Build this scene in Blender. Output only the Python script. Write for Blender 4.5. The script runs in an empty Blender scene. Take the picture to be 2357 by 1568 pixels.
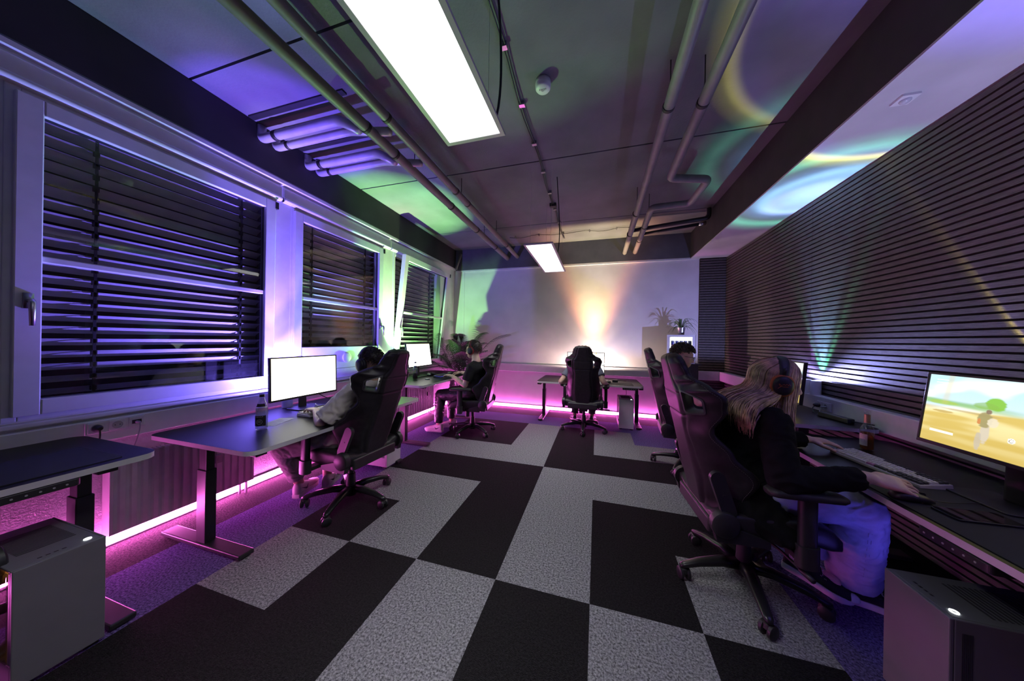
import bpy, bmesh, math, random
from math import sin, cos, pi, radians, sqrt, atan2
from mathutils import Vector as V, Matrix, noise, Euler
random.seed(7)
S = bpy.context.scene
COL = S.collection
R = radians

# ---------------------------------------------------------------- materials
MATS = {}
def pm(name, col, rough=.5, metal=0., var=.08, vs=12., bump=0., bs=220., spec=.5, coat=0., sheen=0., stretch=None):
    if name in MATS: return MATS[name]
    m = bpy.data.materials.new(name); m.use_nodes = True
    nt = m.node_tree; n = nt.nodes; l = nt.links
    b = n['Principled BSDF']
    tc = n.new('ShaderNodeTexCoord')
    src = tc.outputs['Object']
    if stretch:
        mp = n.new('ShaderNodeMapping'); mp.inputs['Scale'].default_value = stretch
        l.new(src, mp.inputs['Vector']); src = mp.outputs['Vector']
    nz = n.new('ShaderNodeTexNoise'); nz.inputs['Scale'].default_value = vs; nz.inputs['Detail'].default_value = 4
    l.new(src, nz.inputs['Vector'])
    rp = n.new('ShaderNodeValToRGB')
    c0 = [max(0, c*(1-var*2.2)) for c in col]; c1 = [min(1, c*(1+var*2.2)) for c in col]
    rp.color_ramp.elements[0].position = .3; rp.color_ramp.elements[1].position = .7
    rp.color_ramp.elements[0].color = (*c0, 1); rp.color_ramp.elements[1].color = (*c1, 1)
    l.new(nz.outputs['Fac'], rp.inputs['Fac']); l.new(rp.outputs['Color'], b.inputs['Base Color'])
    b.inputs['Roughness'].default_value = rough; b.inputs['Metallic'].default_value = metal
    b.inputs['Specular IOR Level'].default_value = spec
    b.inputs['Coat Weight'].default_value = coat
    b.inputs['Sheen Weight'].default_value = sheen
    if bump:
        n2 = n.new('ShaderNodeTexNoise'); n2.inputs['Scale'].default_value = bs; n2.inputs['Detail'].default_value = 3
        l.new(src, n2.inputs['Vector'])
        bp = n.new('ShaderNodeBump'); bp.inputs['Strength'].default_value = bump; bp.inputs['Distance'].default_value = .01
        l.new(n2.outputs['Fac'], bp.inputs['Height']); l.new(bp.outputs['Normal'], b.inputs['Normal'])
    MATS[name] = m
    return m
def em(name, col, strength):
    if name in MATS: return MATS[name]
    m = bpy.data.materials.new(name); m.use_nodes = True
    nt = m.node_tree; nt.nodes.clear()
    o = nt.nodes.new('ShaderNodeOutputMaterial'); e = nt.nodes.new('ShaderNodeEmission')
    e.inputs['Color'].default_value = (*col, 1); e.inputs['Strength'].default_value = strength
    nt.links.new(e.outputs[0], o.inputs[0]); MATS[name] = m
    return m
def em_attr(name, strength):
    m = bpy.data.materials.new(name); m.use_nodes = True
    nt = m.node_tree; nt.nodes.clear()
    o = nt.nodes.new('ShaderNodeOutputMaterial'); e = nt.nodes.new('ShaderNodeEmission')
    a = nt.nodes.new('ShaderNodeVertexColor'); a.layer_name = 'picture'
    e.inputs['Strength'].default_value = strength
    nt.links.new(a.outputs[0], e.inputs[0]); nt.links.new(e.outputs[0], o.inputs[0])
    return m
def glass(name, tint=(1, 1, 1), gloss=.12, rough=.0):
    """thin glass pane: clear, with a mirror reflection that grows at grazing angles"""
    if name in MATS: return MATS[name]
    m = bpy.data.materials.new(name); m.use_nodes = True
    nt = m.node_tree; n = nt.nodes; l = nt.links; n.clear()
    o = n.new('ShaderNodeOutputMaterial'); mx = n.new('ShaderNodeMixShader')
    t = n.new('ShaderNodeBsdfTransparent'); t.inputs[0].default_value = (*tint, 1)
    g = n.new('ShaderNodeBsdfGlossy'); g.inputs['Roughness'].default_value = rough
    f = n.new('ShaderNodeLayerWeight'); f.inputs['Blend'].default_value = .5
    w = n.new('ShaderNodeMath'); w.operation = 'POWER'; w.inputs[1].default_value = 5; l.new(f.outputs['Facing'], w.inputs[0])
    a = n.new('ShaderNodeMath'); a.operation = 'MULTIPLY_ADD'; a.inputs[1].default_value = .8; a.inputs[2].default_value = gloss*.45; l.new(w.outputs[0], a.inputs[0])
    l.new(a.outputs[0], mx.inputs[0]); l.new(t.outputs[0], mx.inputs[1]); l.new(g.outputs[0], mx.inputs[2])
    l.new(mx.outputs[0], o.inputs[0]); MATS[name] = m
    return m

def carpet(name, ca, cb):
    m = bpy.data.materials.new(name); m.use_nodes = True
    nt = m.node_tree; n = nt.nodes; l = nt.links; b = n['Principled BSDF']
    tc = n.new('ShaderNodeTexCoord')
    nz = n.new('ShaderNodeTexNoise'); nz.inputs['Scale'].default_value = 105; nz.inputs['Detail'].default_value = 5; nz.inputs['Roughness'].default_value = .75
    l.new(tc.outputs['Object'], nz.inputs['Vector'])
    rp = n.new('ShaderNodeValToRGB'); e = rp.color_ramp.elements
    e[0].position = .38; e[1].position = .64; e[0].color = (*ca, 1); e[1].color = (*cb, 1)
    l.new(nz.outputs['Fac'], rp.inputs['Fac']); l.new(rp.outputs['Color'], b.inputs['Base Color'])
    b.inputs['Roughness'].default_value = 1; b.inputs['Specular IOR Level'].default_value = .05
    b.inputs['Sheen Weight'].default_value = .03
    n2 = n.new('ShaderNodeTexNoise'); n2.inputs['Scale'].default_value = 260; n2.inputs['Detail'].default_value = 3
    l.new(tc.outputs['Object'], n2.inputs['Vector'])
    bp = n.new('ShaderNodeBump'); bp.inputs['Strength'].default_value = 1.0; bp.inputs['Distance'].default_value = .02
    l.new(n2.outputs['Fac'], bp.inputs['Height']); l.new(bp.outputs['Normal'], b.inputs['Normal'])
    return m

WHITE = pm('white_plastic', (.72, .72, .74), .42, var=.02)
WALLW = pm('white_wall_paint', (.70, .68, .70), .75, var=.03, vs=3, bump=.03, bs=90)
PAPERW = pm('woodchip_wall_paint', (.66, .64, .66), .85, var=.04, vs=30, bump=.5, bs=110)
CEIL = pm('grey_ceiling_paint', (.155, .158, .17), .8, var=.09, vs=2.2, bump=.2, bs=60)
SOFFIT = pm('pale_soffit_paint', (.55, .55, .57), .8, var=.04, vs=3)
BEAM = pm('anthracite_beam_paint', (.028, .027, .031), .8, var=.08, vs=4)
BACKBAND = pm('slate_band_paint', (.10, .10, .115), .8, var=.08, vs=4)
SLAT = pm('dark_oak_slat', (.080, .066, .062), .55, var=.22, vs=14, bump=.25, bs=60, stretch=(2, 1.2, 22))
FELT = pm('black_felt', (.008, .008, .009), .95, var=.1)
PIPE = pm('grey_painted_pipe', (.20, .19, .19), .5, var=.05)
PIPEI = pm('foil_pipe_sleeve', (.5, .5, .54), .38, metal=.25, var=.04)
RUBBER = pm('black_rubber', (.012, .012, .013), .6, var=.1)
STEEL = pm('brushed_steel', (.55, .55, .56), .3, metal=1, var=.05)
BLACKM = pm('black_powder_metal', (.022, .022, .024), .42, var=.06, spec=.5)
BLACKP = pm('black_plastic', (.016, .016, .018), .45, var=.08)
GLOSSB = pm('gloss_black_plastic', (.01, .01, .012), .14, var=.05)
LEATHER = pm('black_leatherette', (.019, .016, .019), .42, var=.12, vs=30, bump=.05, bs=420, spec=.30)
LEATHIN = pm('black_leatherette_inner', (.012, .011, .012), .46, var=.12, vs=30, bump=.05, bs=420, spec=.30)
THREAD = pm('grey_thread', (.16, .145, .14), .8, var=.05)
DESKTOP = pm('matt_black_desktop', (.0045, .0045, .006), .36, var=.10, vs=20, bump=.05, bs=400, spec=.12)
EDGE = pm('light_desk_edge', (.55, .54, .56), .5, var=.02)
MAT_ = pm('black_cloth_mat', (.012, .012, .013), .85, var=.1, bump=.15, bs=900)
RADW = pm('white_radiator_enamel', (.62, .60, .60), .35, var=.03)
CASEW = pm('white_case_metal', (.62, .62, .65), .45, var=.02, bump=.04, bs=500)
CASE_SHADED = pm('shaded_white_case_metal', (.14, .14, .152), .5, var=.02, bump=.04, bs=500)  # white case metal with the frame-corner darkening put into its colour
CASED = pm('dark_case_mesh', (.03, .03, .034), .5, var=.1)
SKIN = pm('skin_light', (.60, .38, .29), .5, var=.07, vs=25, bump=.06, bs=300)
SKINP = pm('skin_fair', (.66, .43, .34), .48, var=.06, vs=25, bump=.06, bs=300)
LEAF = pm('palm_leaf_green', (.022, .036, .018), .5, var=.2, vs=8)
LEAF2 = pm('spider_leaf_green', (.12, .2, .08), .5, var=.2, vs=8)
GLASSP = glass('window_glass', (.97, .98, .98), .13)
BLIND = pm('grey_aluminium_slat', (.68, .68, .70), .5, metal=.15, var=.04)
C_LIGHT = carpet('carpet_tile_light_grey', (.10, .10, .106), (.70, .70, .73))
C_DARK = carpet('carpet_tile_anthracite', (.001, .001, .0012), (.022, .021, .023))
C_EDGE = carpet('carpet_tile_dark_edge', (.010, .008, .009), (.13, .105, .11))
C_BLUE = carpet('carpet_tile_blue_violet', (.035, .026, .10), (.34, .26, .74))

# ---------------------------------------------------------------- mesh builder
class MB:
    def __init__(s): s.v = []; s.f = []; s.mi = []; s.cur = 0
    def _add(s, vs, fs):
        o = len(s.v); s.v += [tuple(v) for v in vs]
        s.f += [tuple(i+o for i in f) for f in fs]; s.mi += [s.cur]*len(fs)
    def box(s, x0, x1, y0, y1, z0, z1, M=None):
        vs = [V((x, y, z)) for x in (x0, x1) for y in (y0, y1) for z in (z0, z1)]
        if M: vs = [M @ v for v in vs]
        s._add(vs, [(0, 1, 3, 2), (4, 6, 7, 5), (0, 4, 5, 1), (2, 3, 7, 6), (0, 2, 6, 4), (1, 5, 7, 3)]); return s
    def prism(s, poly, z0, z1, M=None):
        n = len(poly); vs = [V((p[0], p[1], z0)) for p in poly]+[V((p[0], p[1], z1)) for p in poly]
        if M: vs = [M @ v for v in vs]
        s._add(vs, [tuple(range(n-1, -1, -1)), tuple(range(n, 2*n))]+[(i, (i+1) % n, (i+1) % n+n, i+n) for i in range(n)]); return s
    def rings(s, rings, cap=True, closed=False):
        n = len(rings[0]); vs = [p for r in rings for p in r]; fs = []
        m = len(rings)
        for k in range(m if closed else m-1):
            a = k*n; b = ((k+1) % m)*n
            for i in range(n): fs.append((a+i, a+(i+1) % n, b+(i+1) % n, b+i))
        if cap and not closed: fs += [tuple(range(n-1, -1, -1)), tuple(range((m-1)*n, m*n))]
        s._add(vs, fs); return s
    def tube(s, pts, r, n=10, closed=False, cap=True, flat=1., up=None):
        pts = [V(p) for p in pts]; m = len(pts)
        rs = r if isinstance(r, (list, tuple)) else [r]*m
        rr = []; pu = None
        for i, p in enumerate(pts):
            if closed: t = pts[(i+1) % m]-pts[i-1]
            else: t = pts[min(i+1, m-1)]-pts[max(i-1, 0)]
            if t.length < 1e-9: t = V((0, 0, 1))
            t.normalize()
            if pu is None:
                a = V(up) if up else (V((0, 0, 1)) if abs(t.z) < .9 else V((0, 1, 0)))
            else: a = pu
            u = a-t*a.dot(t)
            if u.length < 1e-6: u = t.orthogonal()
            u.normalize(); w = t.cross(u); pu = u
            rr.append([p+u*(rs[i]*cos(2*pi*k/n)*flat)+w*(rs[i]*sin(2*pi*k/n)) for k in range(n)])
        return s.rings(rr, cap, closed)
    def limb(s, pts, rs, n=14):
        """round ended tapered limb"""
        pts = [V(p) for p in pts]; P = []; Q = []
        d0 = (pts[0]-pts[1]).normalized(); d1 = (pts[-1]-pts[-2]).normalized()
        for a in (1.0, .86, .5): P.append(pts[0]+d0*rs[0]*a); Q.append(max(1e-4, rs[0]*sqrt(max(0, 1-a*a))))
        P += pts; Q += list(rs)
        for a in (.5, .86, 1.0): P.append(pts[-1]+d1*rs[-1]*a); Q.append(max(1e-4, rs[-1]*sqrt(max(0, 1-a*a))))
        return s.tube(P, Q, n)
    def loft(s, secs, n=20, p=2.0):
        """sections: (center, half axis a (vector), half axis b (vector)); superellipse power p"""
        rr = []
        for c, a, b in secs:
            c = V(c); a = V(a); b = V(b); ring = []
            for k in range(n):
                t = 2*pi*k/n; ct, st = cos(t), sin(t)
                x = abs(ct)**(2/p)*(1 if ct >= 0 else -1); y = abs(st)**(2/p)*(1 if st >= 0 else -1)
                ring.append(c+a*x+b*y)
            rr.append(ring)
        return s.rings(rr)
    def lathe(s, prof, n=20, M=None):
        rr = []
        for r, z in prof:
            ring = [V((r*cos(2*pi*k/n), r*sin(2*pi*k/n), z)) for k in range(n)]
            if M: ring = [M @ v for v in ring]
            rr.append(ring)
        return s.rings(rr)
    def ell(s, c, r, M=None, nu=16, nv=10):
        rr = []
        for j in range(nv+1):
            a = -pi/2+pi*j/nv; ca = max(cos(a), 1e-3)
            ring = [V((r[0]*ca*cos(2*pi*k/nu), r[1]*ca*sin(2*pi*k/nu), r[2]*sin(a))) for k in range(nu)]
            ring = [(M @ v if M else v)+V(c) for v in ring]; rr.append(ring)
        return s.rings(rr)
    def mesh(s, name, mats, smooth=False, auto=None):
        me = bpy.data.meshes.new(name); me.from_pydata(s.v, [], s.f)
        for m in (mats if isinstance(mats, (list, tuple)) else [mats]): me.materials.append(m)
        me.polygons.foreach_set('material_index', s.mi)
        bm = bmesh.new(); bm.from_mesh(me); bmesh.ops.recalc_face_normals(bm, faces=bm.faces)
        if auto is not None:
            for f in bm.faces: f.smooth = True
            for e in bm.edges:
                if len(e.link_faces) == 2 and e.calc_face_angle(0) > R(auto): e.smooth = False
        elif smooth:
            for f in bm.faces: f.smooth = True
        bm.to_mesh(me); bm.free(); me.update(); return me
    def build(s, name, mats, parent=None, smooth=False, auto=None, bev=0, seg=2, loc=None, rot=None):
        return put(name, s.mesh(name, mats, smooth, auto), parent, loc, rot, bev, seg)

def put(name, me, parent=None, loc=None, rot=None, bev=0, seg=2):
    o = bpy.data.objects.new(name, me); COL.objects.link(o)
    if parent: o.parent = parent
    if loc is not None: o.location = loc
    if rot is not None: o.rotation_euler = rot
    if bev:
        b = o.modifiers.new('bevel', 'BEVEL'); b.width = bev; b.segments = seg; b.limit_method = 'ANGLE'; b.angle_limit = R(40)
    return o
def tag(o, label, cat, group=None):
    o['label'] = label; o['category'] = cat
    if group: o['group'] = group
    return o
def thing(name, label, cat, loc=(0, 0, 0), rz=0., group=None):
    o = bpy.data.objects.new(name, None); COL.objects.link(o); o.location = loc; o.rotation_euler = (0, 0, rz)
    o.empty_display_size = .1
    return tag(o, label, cat, group)
def struct(o): o['kind'] = 'structure'; return o
def rrect(x0, x1, y0, y1, r, n=6):
    p = []
    for cx, cy, a in ((x1-r, y1-r, 0), (x0+r, y1-r, 90), (x0+r, y0+r, 180), (x1-r, y0+r, 270)):
        for k in range(n+1): t = R(a+90*k/n); p.append((cx+r*cos(t), cy+r*sin(t)))
    return p
def bez(p0, p1, p2, p3, n=12):
    p0, p1, p2, p3 = map(V, (p0, p1, p2, p3))
    return [p0*(1-t)**3+p1*3*t*(1-t)**2+p2*3*t*t*(1-t)+p3*t**3 for t in [k/n for k in range(n+1)]]
def cord(pts, r, name, mat, parent=None, n=6): return MB().tube(pts, r, n).build(name, mat, parent, smooth=True)
def circ(c, r, ax=2, n=24, a0=0, a1=360):
    out = []
    full = abs(a1-a0) >= 360
    for k in range(n if full else n+1):
        t = R(a0+(a1-a0)*k/n); u, w = r*cos(t), r*sin(t)
        out.append(V(c)+(V((0, u, w)) if ax == 0 else V((u, 0, w)) if ax == 1 else V((u, w, 0))))
    return out

# ---------------------------------------------------------------- camera
cam = bpy.data.cameras.new('camera'); co = bpy.data.objects.new('camera', cam); COL.objects.link(co); S.camera = co
FPX, YAW, PITCH, ROLL = 669.0, .28400, -.00103, .01647
cy_, sy_, cp_, sp_ = cos(YAW), sin(YAW), cos(PITCH), sin(PITCH)
Fw = V((-sy_*cp_, cy_*cp_, sp_)); r_ = V((cy_, sy_, 0)); u_ = r_.cross(Fw)
Rv = r_*cos(ROLL)+u_*sin(ROLL); Uv = u_*cos(ROLL)-r_*sin(ROLL)
CAM = V((1.5134, -1.5118, 1.3159))
co.matrix_world = Matrix(((Rv.x, Uv.x, -Fw.x, CAM.x), (Rv.y, Uv.y, -Fw.y, CAM.y), (Rv.z, Uv.z, -Fw.z, CAM.z), (0, 0, 0, 1)))
cam.sensor_width = 36; cam.lens = 36*FPX/2357; cam.clip_start = .02
# ---------------------------------------------------------------- the room
XL, XR, YB, YF, ZC = -1.37, 3.50, 3.98, -2.6, 3.15
# floor: carpet tiles laid as half-metre squares, light / anthracite / violet border
BR = {(0,0),(0,1),(-1,1),(-1,-1),(-1,3),(0,3),(1,3),(1,4),(1,5),(2,0),(2,1),(2,2),(3,2),(4,2),(3,4),(4,4),(3,5),(4,0),
      (1,-1),(1,-2),(1,-3),(1,-4),(3,-1),(3,-2),(3,-3),(3,-4),(-1,-4),(-1,-5)}
fl = MB(); xs = [XL-.25]+[.5*i for i in range(-2, 7)]+[XR+.25]; ys = [YF-.2]+[.5*j for j in range(-5, 8)]+[YB+.25]
for a in range(len(xs)-1):
    for b in range(len(ys)-1):
        xm, ym = (xs[a]+xs[a+1])/2, (ys[b]+ys[b+1])/2; i, j = math.floor(xm/.5), math.floor(ym/.5)
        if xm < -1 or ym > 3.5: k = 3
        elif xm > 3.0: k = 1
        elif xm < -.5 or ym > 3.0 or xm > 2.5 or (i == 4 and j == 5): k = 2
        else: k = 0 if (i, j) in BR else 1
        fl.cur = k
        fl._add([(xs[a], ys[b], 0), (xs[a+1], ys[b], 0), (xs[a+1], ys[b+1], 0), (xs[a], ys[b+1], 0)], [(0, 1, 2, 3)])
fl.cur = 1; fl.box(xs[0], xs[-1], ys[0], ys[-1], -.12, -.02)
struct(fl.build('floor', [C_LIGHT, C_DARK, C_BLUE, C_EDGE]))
# ceiling slab, in panels with rough open joints
jo = [YF-.2, -1.74, -.165, 1.41, 3.0, YB+.25]
ce = MB()
for a, b in zip(jo[:-1], jo[1:]): ce.box(XL-.25, 3.02, a+.008, b-.008, ZC, ZC+.15)
ce.box(XL-.25, XR+.25, YF-.2, YB+.25, ZC+.15, ZC+.25)
struct(ce.build('ceiling', CEIL))
# wall behind the windows, built round the three openings
WY = [(-.81, .45), (.62, 1.86), (2.10, 3.43)]; WZ = (.87, 2.55)
wl = MB()
wl.box(XL-.2, XL, YF, YB+.2, 0, .70); wl.cur = 1; wl.box(XL-.2, XL, YF, YB+.2, .70, WZ[0]); wl.box(XL-.2, XL, YF, YB+.2, WZ[1], ZC)
e = [YF]+[y for p in WY for y in p]+[YB+.2]
for a, b in zip(e[::2], e[1::2]): wl.box(XL-.2, XL, a, b, WZ[0], WZ[1])
struct(wl.build('wall_left', [PAPERW, WHITE]))
struct(MB().box(XL-.2, XR+.2, YB, YB+.2, 0, ZC).build('wall_back', WALLW))
struct(MB().box(XL-.2, XR+.2, YF-.2, YF, 0, ZC).build('wall_front', pm('dark_front_wall', (.06, .058, .06), .85, var=.05)))
# slat wall on the right, and its return on the back wall
def slats(mb, x0, x1, y0, y1, horizontal_face, z0, z1, pitch=.0415, wid=.029):
    z = z0
    while z+wid < z1:
        mb.box(x0, x1, y0, y1, z, z+wid); z += pitch
wr = MB(); wr.cur = 1; wr.box(XR+.015, XR+.2, YF, YB+.2, 0, ZC); wr.cur = 0
slats(wr, XR-.006, XR+.016, YF, 1.99, 0, .012, 2.72); slats(wr, XR-.006, XR+.016, 1.993, YB, 0, .012, 2.72)
struct(wr.build('wall_right', [SLAT, FELT]))
sb = MB(); sb.cur = 1; sb.box(3.125, XR, YB-.02, YB-.001, 0, 2.72); sb.cur = 0
slats(sb, 3.128, XR-.007, YB-.038, YB-.02, 0, .012, 2.72)
struct(sb.build('trim_1', [SLAT, FELT]))
# dark band on top of the left wall with a pale soffit strip under it; header above the windows
struct(MB().box(XL-.02, -1.315, YF, YB, 2.775, ZC).build('trim_2', BEAM, bev=.006))
struct(MB().box(XL-.02, -1.318, YF, YB-.002, 2.745, 2.774).build('trim_3', WHITE))
hd = MB()
for a, b in ((YF, .50), (.52, 2.00), (2.02, 3.40)):
    hd.box(XL-.02, XL+.024, a, b, 2.585, 2.72)
    hd.loft([((XL+.006, a, 2.61), (.034, 0, 0), (0, 0, .024)), ((XL+.006, b, 2.61), (.034, 0, 0), (0, 0, .024))], 14)
struct(hd.build('trim_4', WHITE, auto=40, bev=.004))
# back band, projector wall edge, right beam with pale soffit
struct(MB().box(-1.315, 2.985, YB-.05, YB, 2.735, ZC).build('trim_5', BACKBAND, bev=.004))
struct(MB().box(-1.30, 3.125, YB-.03, YB, 2.71, 2.735).box(-1.145, -1.13, YB-.012, YB, .87, 2.70).build('trim_6', WHITE))
struct(MB().box(2.98, 3.03, YF, YB-.001, 2.725, ZC).build('trim_7', pm('umber_beam_paint', (.035, .031, .029), .8, var=.1, vs=4), bev=.004))
struct(MB().box(2.983, XR+.015, YF, YB-.04, 2.712, 2.725).build('trim_8', SOFFIT))
# cable trunking round the room
def trunk(name, x0, x1, y0, y1, z0, z1): return struct(MB().box(x0, x1, y0, y1, z0, z1).build(name, WHITE, bev=.006))
trunk('trim_9', XL, XL+.05, YF, YB, .665, .80)
trunk('trim_10', XL+.06, 3.42, YB-.065, YB-.002, .715, .865)
trunk('trim_11', XR-.085, XR-.008, YF, YB-.07, .715, .862)
# window sills
for k, (a, b) in enumerate(WY): struct(MB().box(XL-.02, XL+.035, a-.06, b+.06, .815, .84).build('trim_%d' % (12+k), WHITE, bev=.005))
struct(MB().box(XL, XL+.012, YF, YB, 0, .07).build('baseboard_left', WHITE, bev=.002))
struct(MB().box(XL+.012, 3.12, YB-.012, YB, 0, .075).build('baseboard_back', WHITE, bev=.002))
# diagonal pipe stub in the far left corner
tag(MB().tube([(-1.27, 3.86, 2.74), (-1.18, 3.905, 3.06)], .022, 12).build('pipe_stub', PIPE, smooth=True), 'short slanted pipe in the far left corner under the ceiling', 'pipe')

# ---------------------------------------------------------------- windows and outside blinds
def ring_frame(mb, y0, y1, z0, z1, w, x0, x1):
    mb.box(x0, x1, y0, y0+w, z0, z1); mb.box(x0, x1, y1-w, y1, z0, z1)
    mb.box(x0, x1, y0+w, y1-w, z0, z0+w); mb.box(x0, x1, y0+w, y1-w, z1-w, z1)
GASK = pm('grey_gasket', (.03, .03, .035), .5)
def handle_mb(y, z, x):
    m = MB(); m.box(x, x+.012, y-.015, y+.015, z-.04, z+.04); m.tube([(x+.01, y, z), (x+.045, y, z), (x+.05, y, z-.012), (x+.052, y, z-.13)], [.011, .011, .012, .009], 10); return m
def window(n, y0, y1, gz0, handle_y, tilt=0.):
    w = struct(bpy.data.objects.new('window_%d' % n, None)); COL.objects.link(w); w.location = (XL, (y0+y1)/2, WZ[0]); h = (y1-y0)/2
    z1 = WZ[1]-WZ[0]
    f = MB(); ring_frame(f, -h-.02, h+.02, -.02, z1+.03, .045, -.07, .006); f.build('fixed_frame', WHITE, w, bev=.004)
    sg = thing_plain('sash', w) if tilt else w
    if tilt: sg.rotation_euler = (0, R(tilt), 0)
    s = MB(); ring_frame(s, -h+.005, h-.005, .006, z1+.005, .082, -.035, .03)
    if gz0 > 1.0: s.box(-.03, .022, -h+.085, h-.085, .085, gz0-WZ[0])
    s.box(-.03, .012, -h+.085, h-.085, 1.693-WZ[0], 1.727-WZ[0])
    s.build('sash_frame', WHITE, sg, bev=.005)
    g = MB(); ring_frame(g, -h+.083, h-.083, gz0-WZ[0]-.003, z1-.075, .008, -.02, .002); g.build('gasket', GASK, sg)
    MB().box(-.018, -.012, -h+.086, h-.086, gz0-WZ[0], z1-.08).build('glass_pane', GLASSP, sg)
    handle_mb(handle_y, 1.48-WZ[0], .03).build('window_handle', STEEL, sg, smooth=True)
    hg = MB(); hg.box(.0, .04, h-.012, h+.012, z1-.06, z1-.0); hg.box(.0, .04, h-.012, h+.012, .03, .09); hg.build('hinge', BLACKP, sg)
    return w, sg, h
def thing_plain(name, parent):
    o = bpy.data.objects.new(name, None); COL.objects.link(o); o.parent = parent; return o
w1, _, _ = window(1, *WY[0], .953, -.585)
w2, _, h2 = window(2, *WY[1], 1.21, .575)
MB().lathe([(.055, 0), (.06, .004), (.06, .012), (.05, .016), (.0001, .016)], 32, Matrix.Translation((.022, .02, 1.08-WZ[0])) @ Matrix.Rotation(pi/2, 4, 'Y')).build('vent_rosette', WHITE, w2, smooth=True)
w3, s3, _ = window(3, *WY[2], .953, -.62, 6.0)
def blind(y0, y1, lbl):
    t = thing('venetian_blind', lbl, 'blind', (XL-.165, (y0+y1)/2, WZ[0]), 0, 'outside venetian blinds'); h = (y1-y0)/2-.01
    m = MB(); z = .03; a = R(31)
    while z < WZ[1]-WZ[0]-.02:
        pr = [(.040*cos(a)*u - .005*(1-u*u)*sin(a), .040*sin(a)*u + .005*(1-u*u)*cos(a)) for u in (-1, -.5, 0, .5, 1)]
        vs = []
        for yy in (-h, h):
            for p in pr: vs.append((p[0], yy, z+p[1]))
        for yy in (-h, h):
            for p in pr: vs.append((p[0], yy, z+p[1]-.0015))
        fs = []
        for k in range(4): fs += [(k, k+1, k+6, k+5), (k+10, k+15, k+16, k+11)]
        m._add(vs, fs); z += .0725
    m.build('slats', BLIND, t, smooth=True)
    for yy in (-h+.24*2*h, h-.14*2*h):
        c = MB(); c.box(.04, .046, yy-.006, yy+.006, 0, WZ[1]-WZ[0]); c.box(-.05, -.046, yy-.006, yy+.006, 0, WZ[1]-WZ[0])
        z = .03
        while z < 1.6: c.box(.028, .046, yy-.011, yy+.011, z-.008, z+.02); z += .0725
        c.build('ladder_tape', RUBBER, t)
    for yy in (-h-.005, h+.005): MB().box(-.03, .03, yy-.012, yy+.012, -.02, WZ[1]-WZ[0]).build('guide_rail', BLACKM, t)
    MB().box(-.05, .05, -h, h, WZ[1]-WZ[0]-.03, WZ[1]-WZ[0]+.04).build('head_rail', BLACKM, t)
    MB().box(-.04, .04, -h, h, -.015, .0).build('bottom_rail', BLIND, t)
blind(*WY[0], 'grey outside venetian blind behind the large nearest window')
blind(*WY[1], 'grey outside venetian blind behind the middle window')
blind(*WY[2], 'grey outside venetian blind behind the tilted open window lit green')
# outside darkness: opposite wall of the reveal
struct(MB().box(XL-.9, XL-.85, YF, YB, -.1, 3.3).build('wall_outside', pm('dark_outer_wall', (.03, .03, .032), .9)))

# ---------------------------------------------------------------- radiators
def radiator(y0, y1, lbl, knob):
    t = thing('radiator', lbl, 'radiator', (XL, (y0+y1)/2, 0), 0, 'radiators under the windows'); h = (y1-y0)/2; z0, z1 = .10, .56
    m = MB(); n = int((y1-y0)/.045); pr = []
    for k in range(n):
        a = -h+2*h*k/n; d = 2*h/n
        for u, x in ((.0, .112), (.22, .112), (.34, .100), (.66, .100), (.78, .112)): pr.append((x, a+d*u))
    pr.append((.112, h)); N = len(pr)
    vs = [(x, y, z) for z in (z0, z0+.02, z1-.02, z1) for x, y in pr]
    vs = [(x if i//N in (1, 2) else .103, y, z) for i, (x, y, z) in enumerate(vs)]
    m._add(vs, [(r*N+k, r*N+k+1, (r+1)*N+k+1, (r+1)*N+k) for r in range(3) for k in range(N-1)])
    m.box(.045, .096, -h+.004, h-.004, z0+.01, z1-.012)
    m.build('panel', RADW, t, auto=35)
    for q in (-h-.004, h): MB().box(.035, .113, q, q+.004, z0, z1).build('side_cover', RADW, t, bev=.002)
    g = MB(); y = -h+.01
    while y < h-.02: g.box(.05, .105, y, y+.008, z1-.008, z1+.004); y += .02
    g.build('top_grille', RADW, t)
    MB().box(.112, .138, knob-.02, knob+.02, .345, .405).box(.138, .140, knob-.01, knob+.01, .36, .385).build('heat_meter', pm('meter_plastic', (.35, .33, .33), .5), t, bev=.003)
    c = MB(); c.tube([(.075, h-.03, z0+.01), (.075, h-.03, .0)], .009, 10); c.tube([(.05, h-.06, z0+.01), (.05, h-.06, .0)], .009, 10); c.build('feed_pipe', WHITE, t, smooth=True)
    for q in (-h+.1, h-.13): MB().box(0, .045, q, q+.03, z0+.1, z1-.05).build('bracket', RADW, t)
    v = MB(); v.tube([(.08, h+.004, z1-.06), (.08, h+.05, z1-.06)], .012, 10); v.tube([(.08, h+.05, z1-.06), (.08, h+.11, z1-.06)], [.021, .024], 14); v.build('thermostat_valve', WHITE, t, smooth=True)
radiator(-.515, .24, 'white ribbed radiator under the nearest window behind the bottle desk', .33-.2)
radiator(1.95, 3.06, 'white ribbed radiator near the potted palm below the open window', .36)

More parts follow.
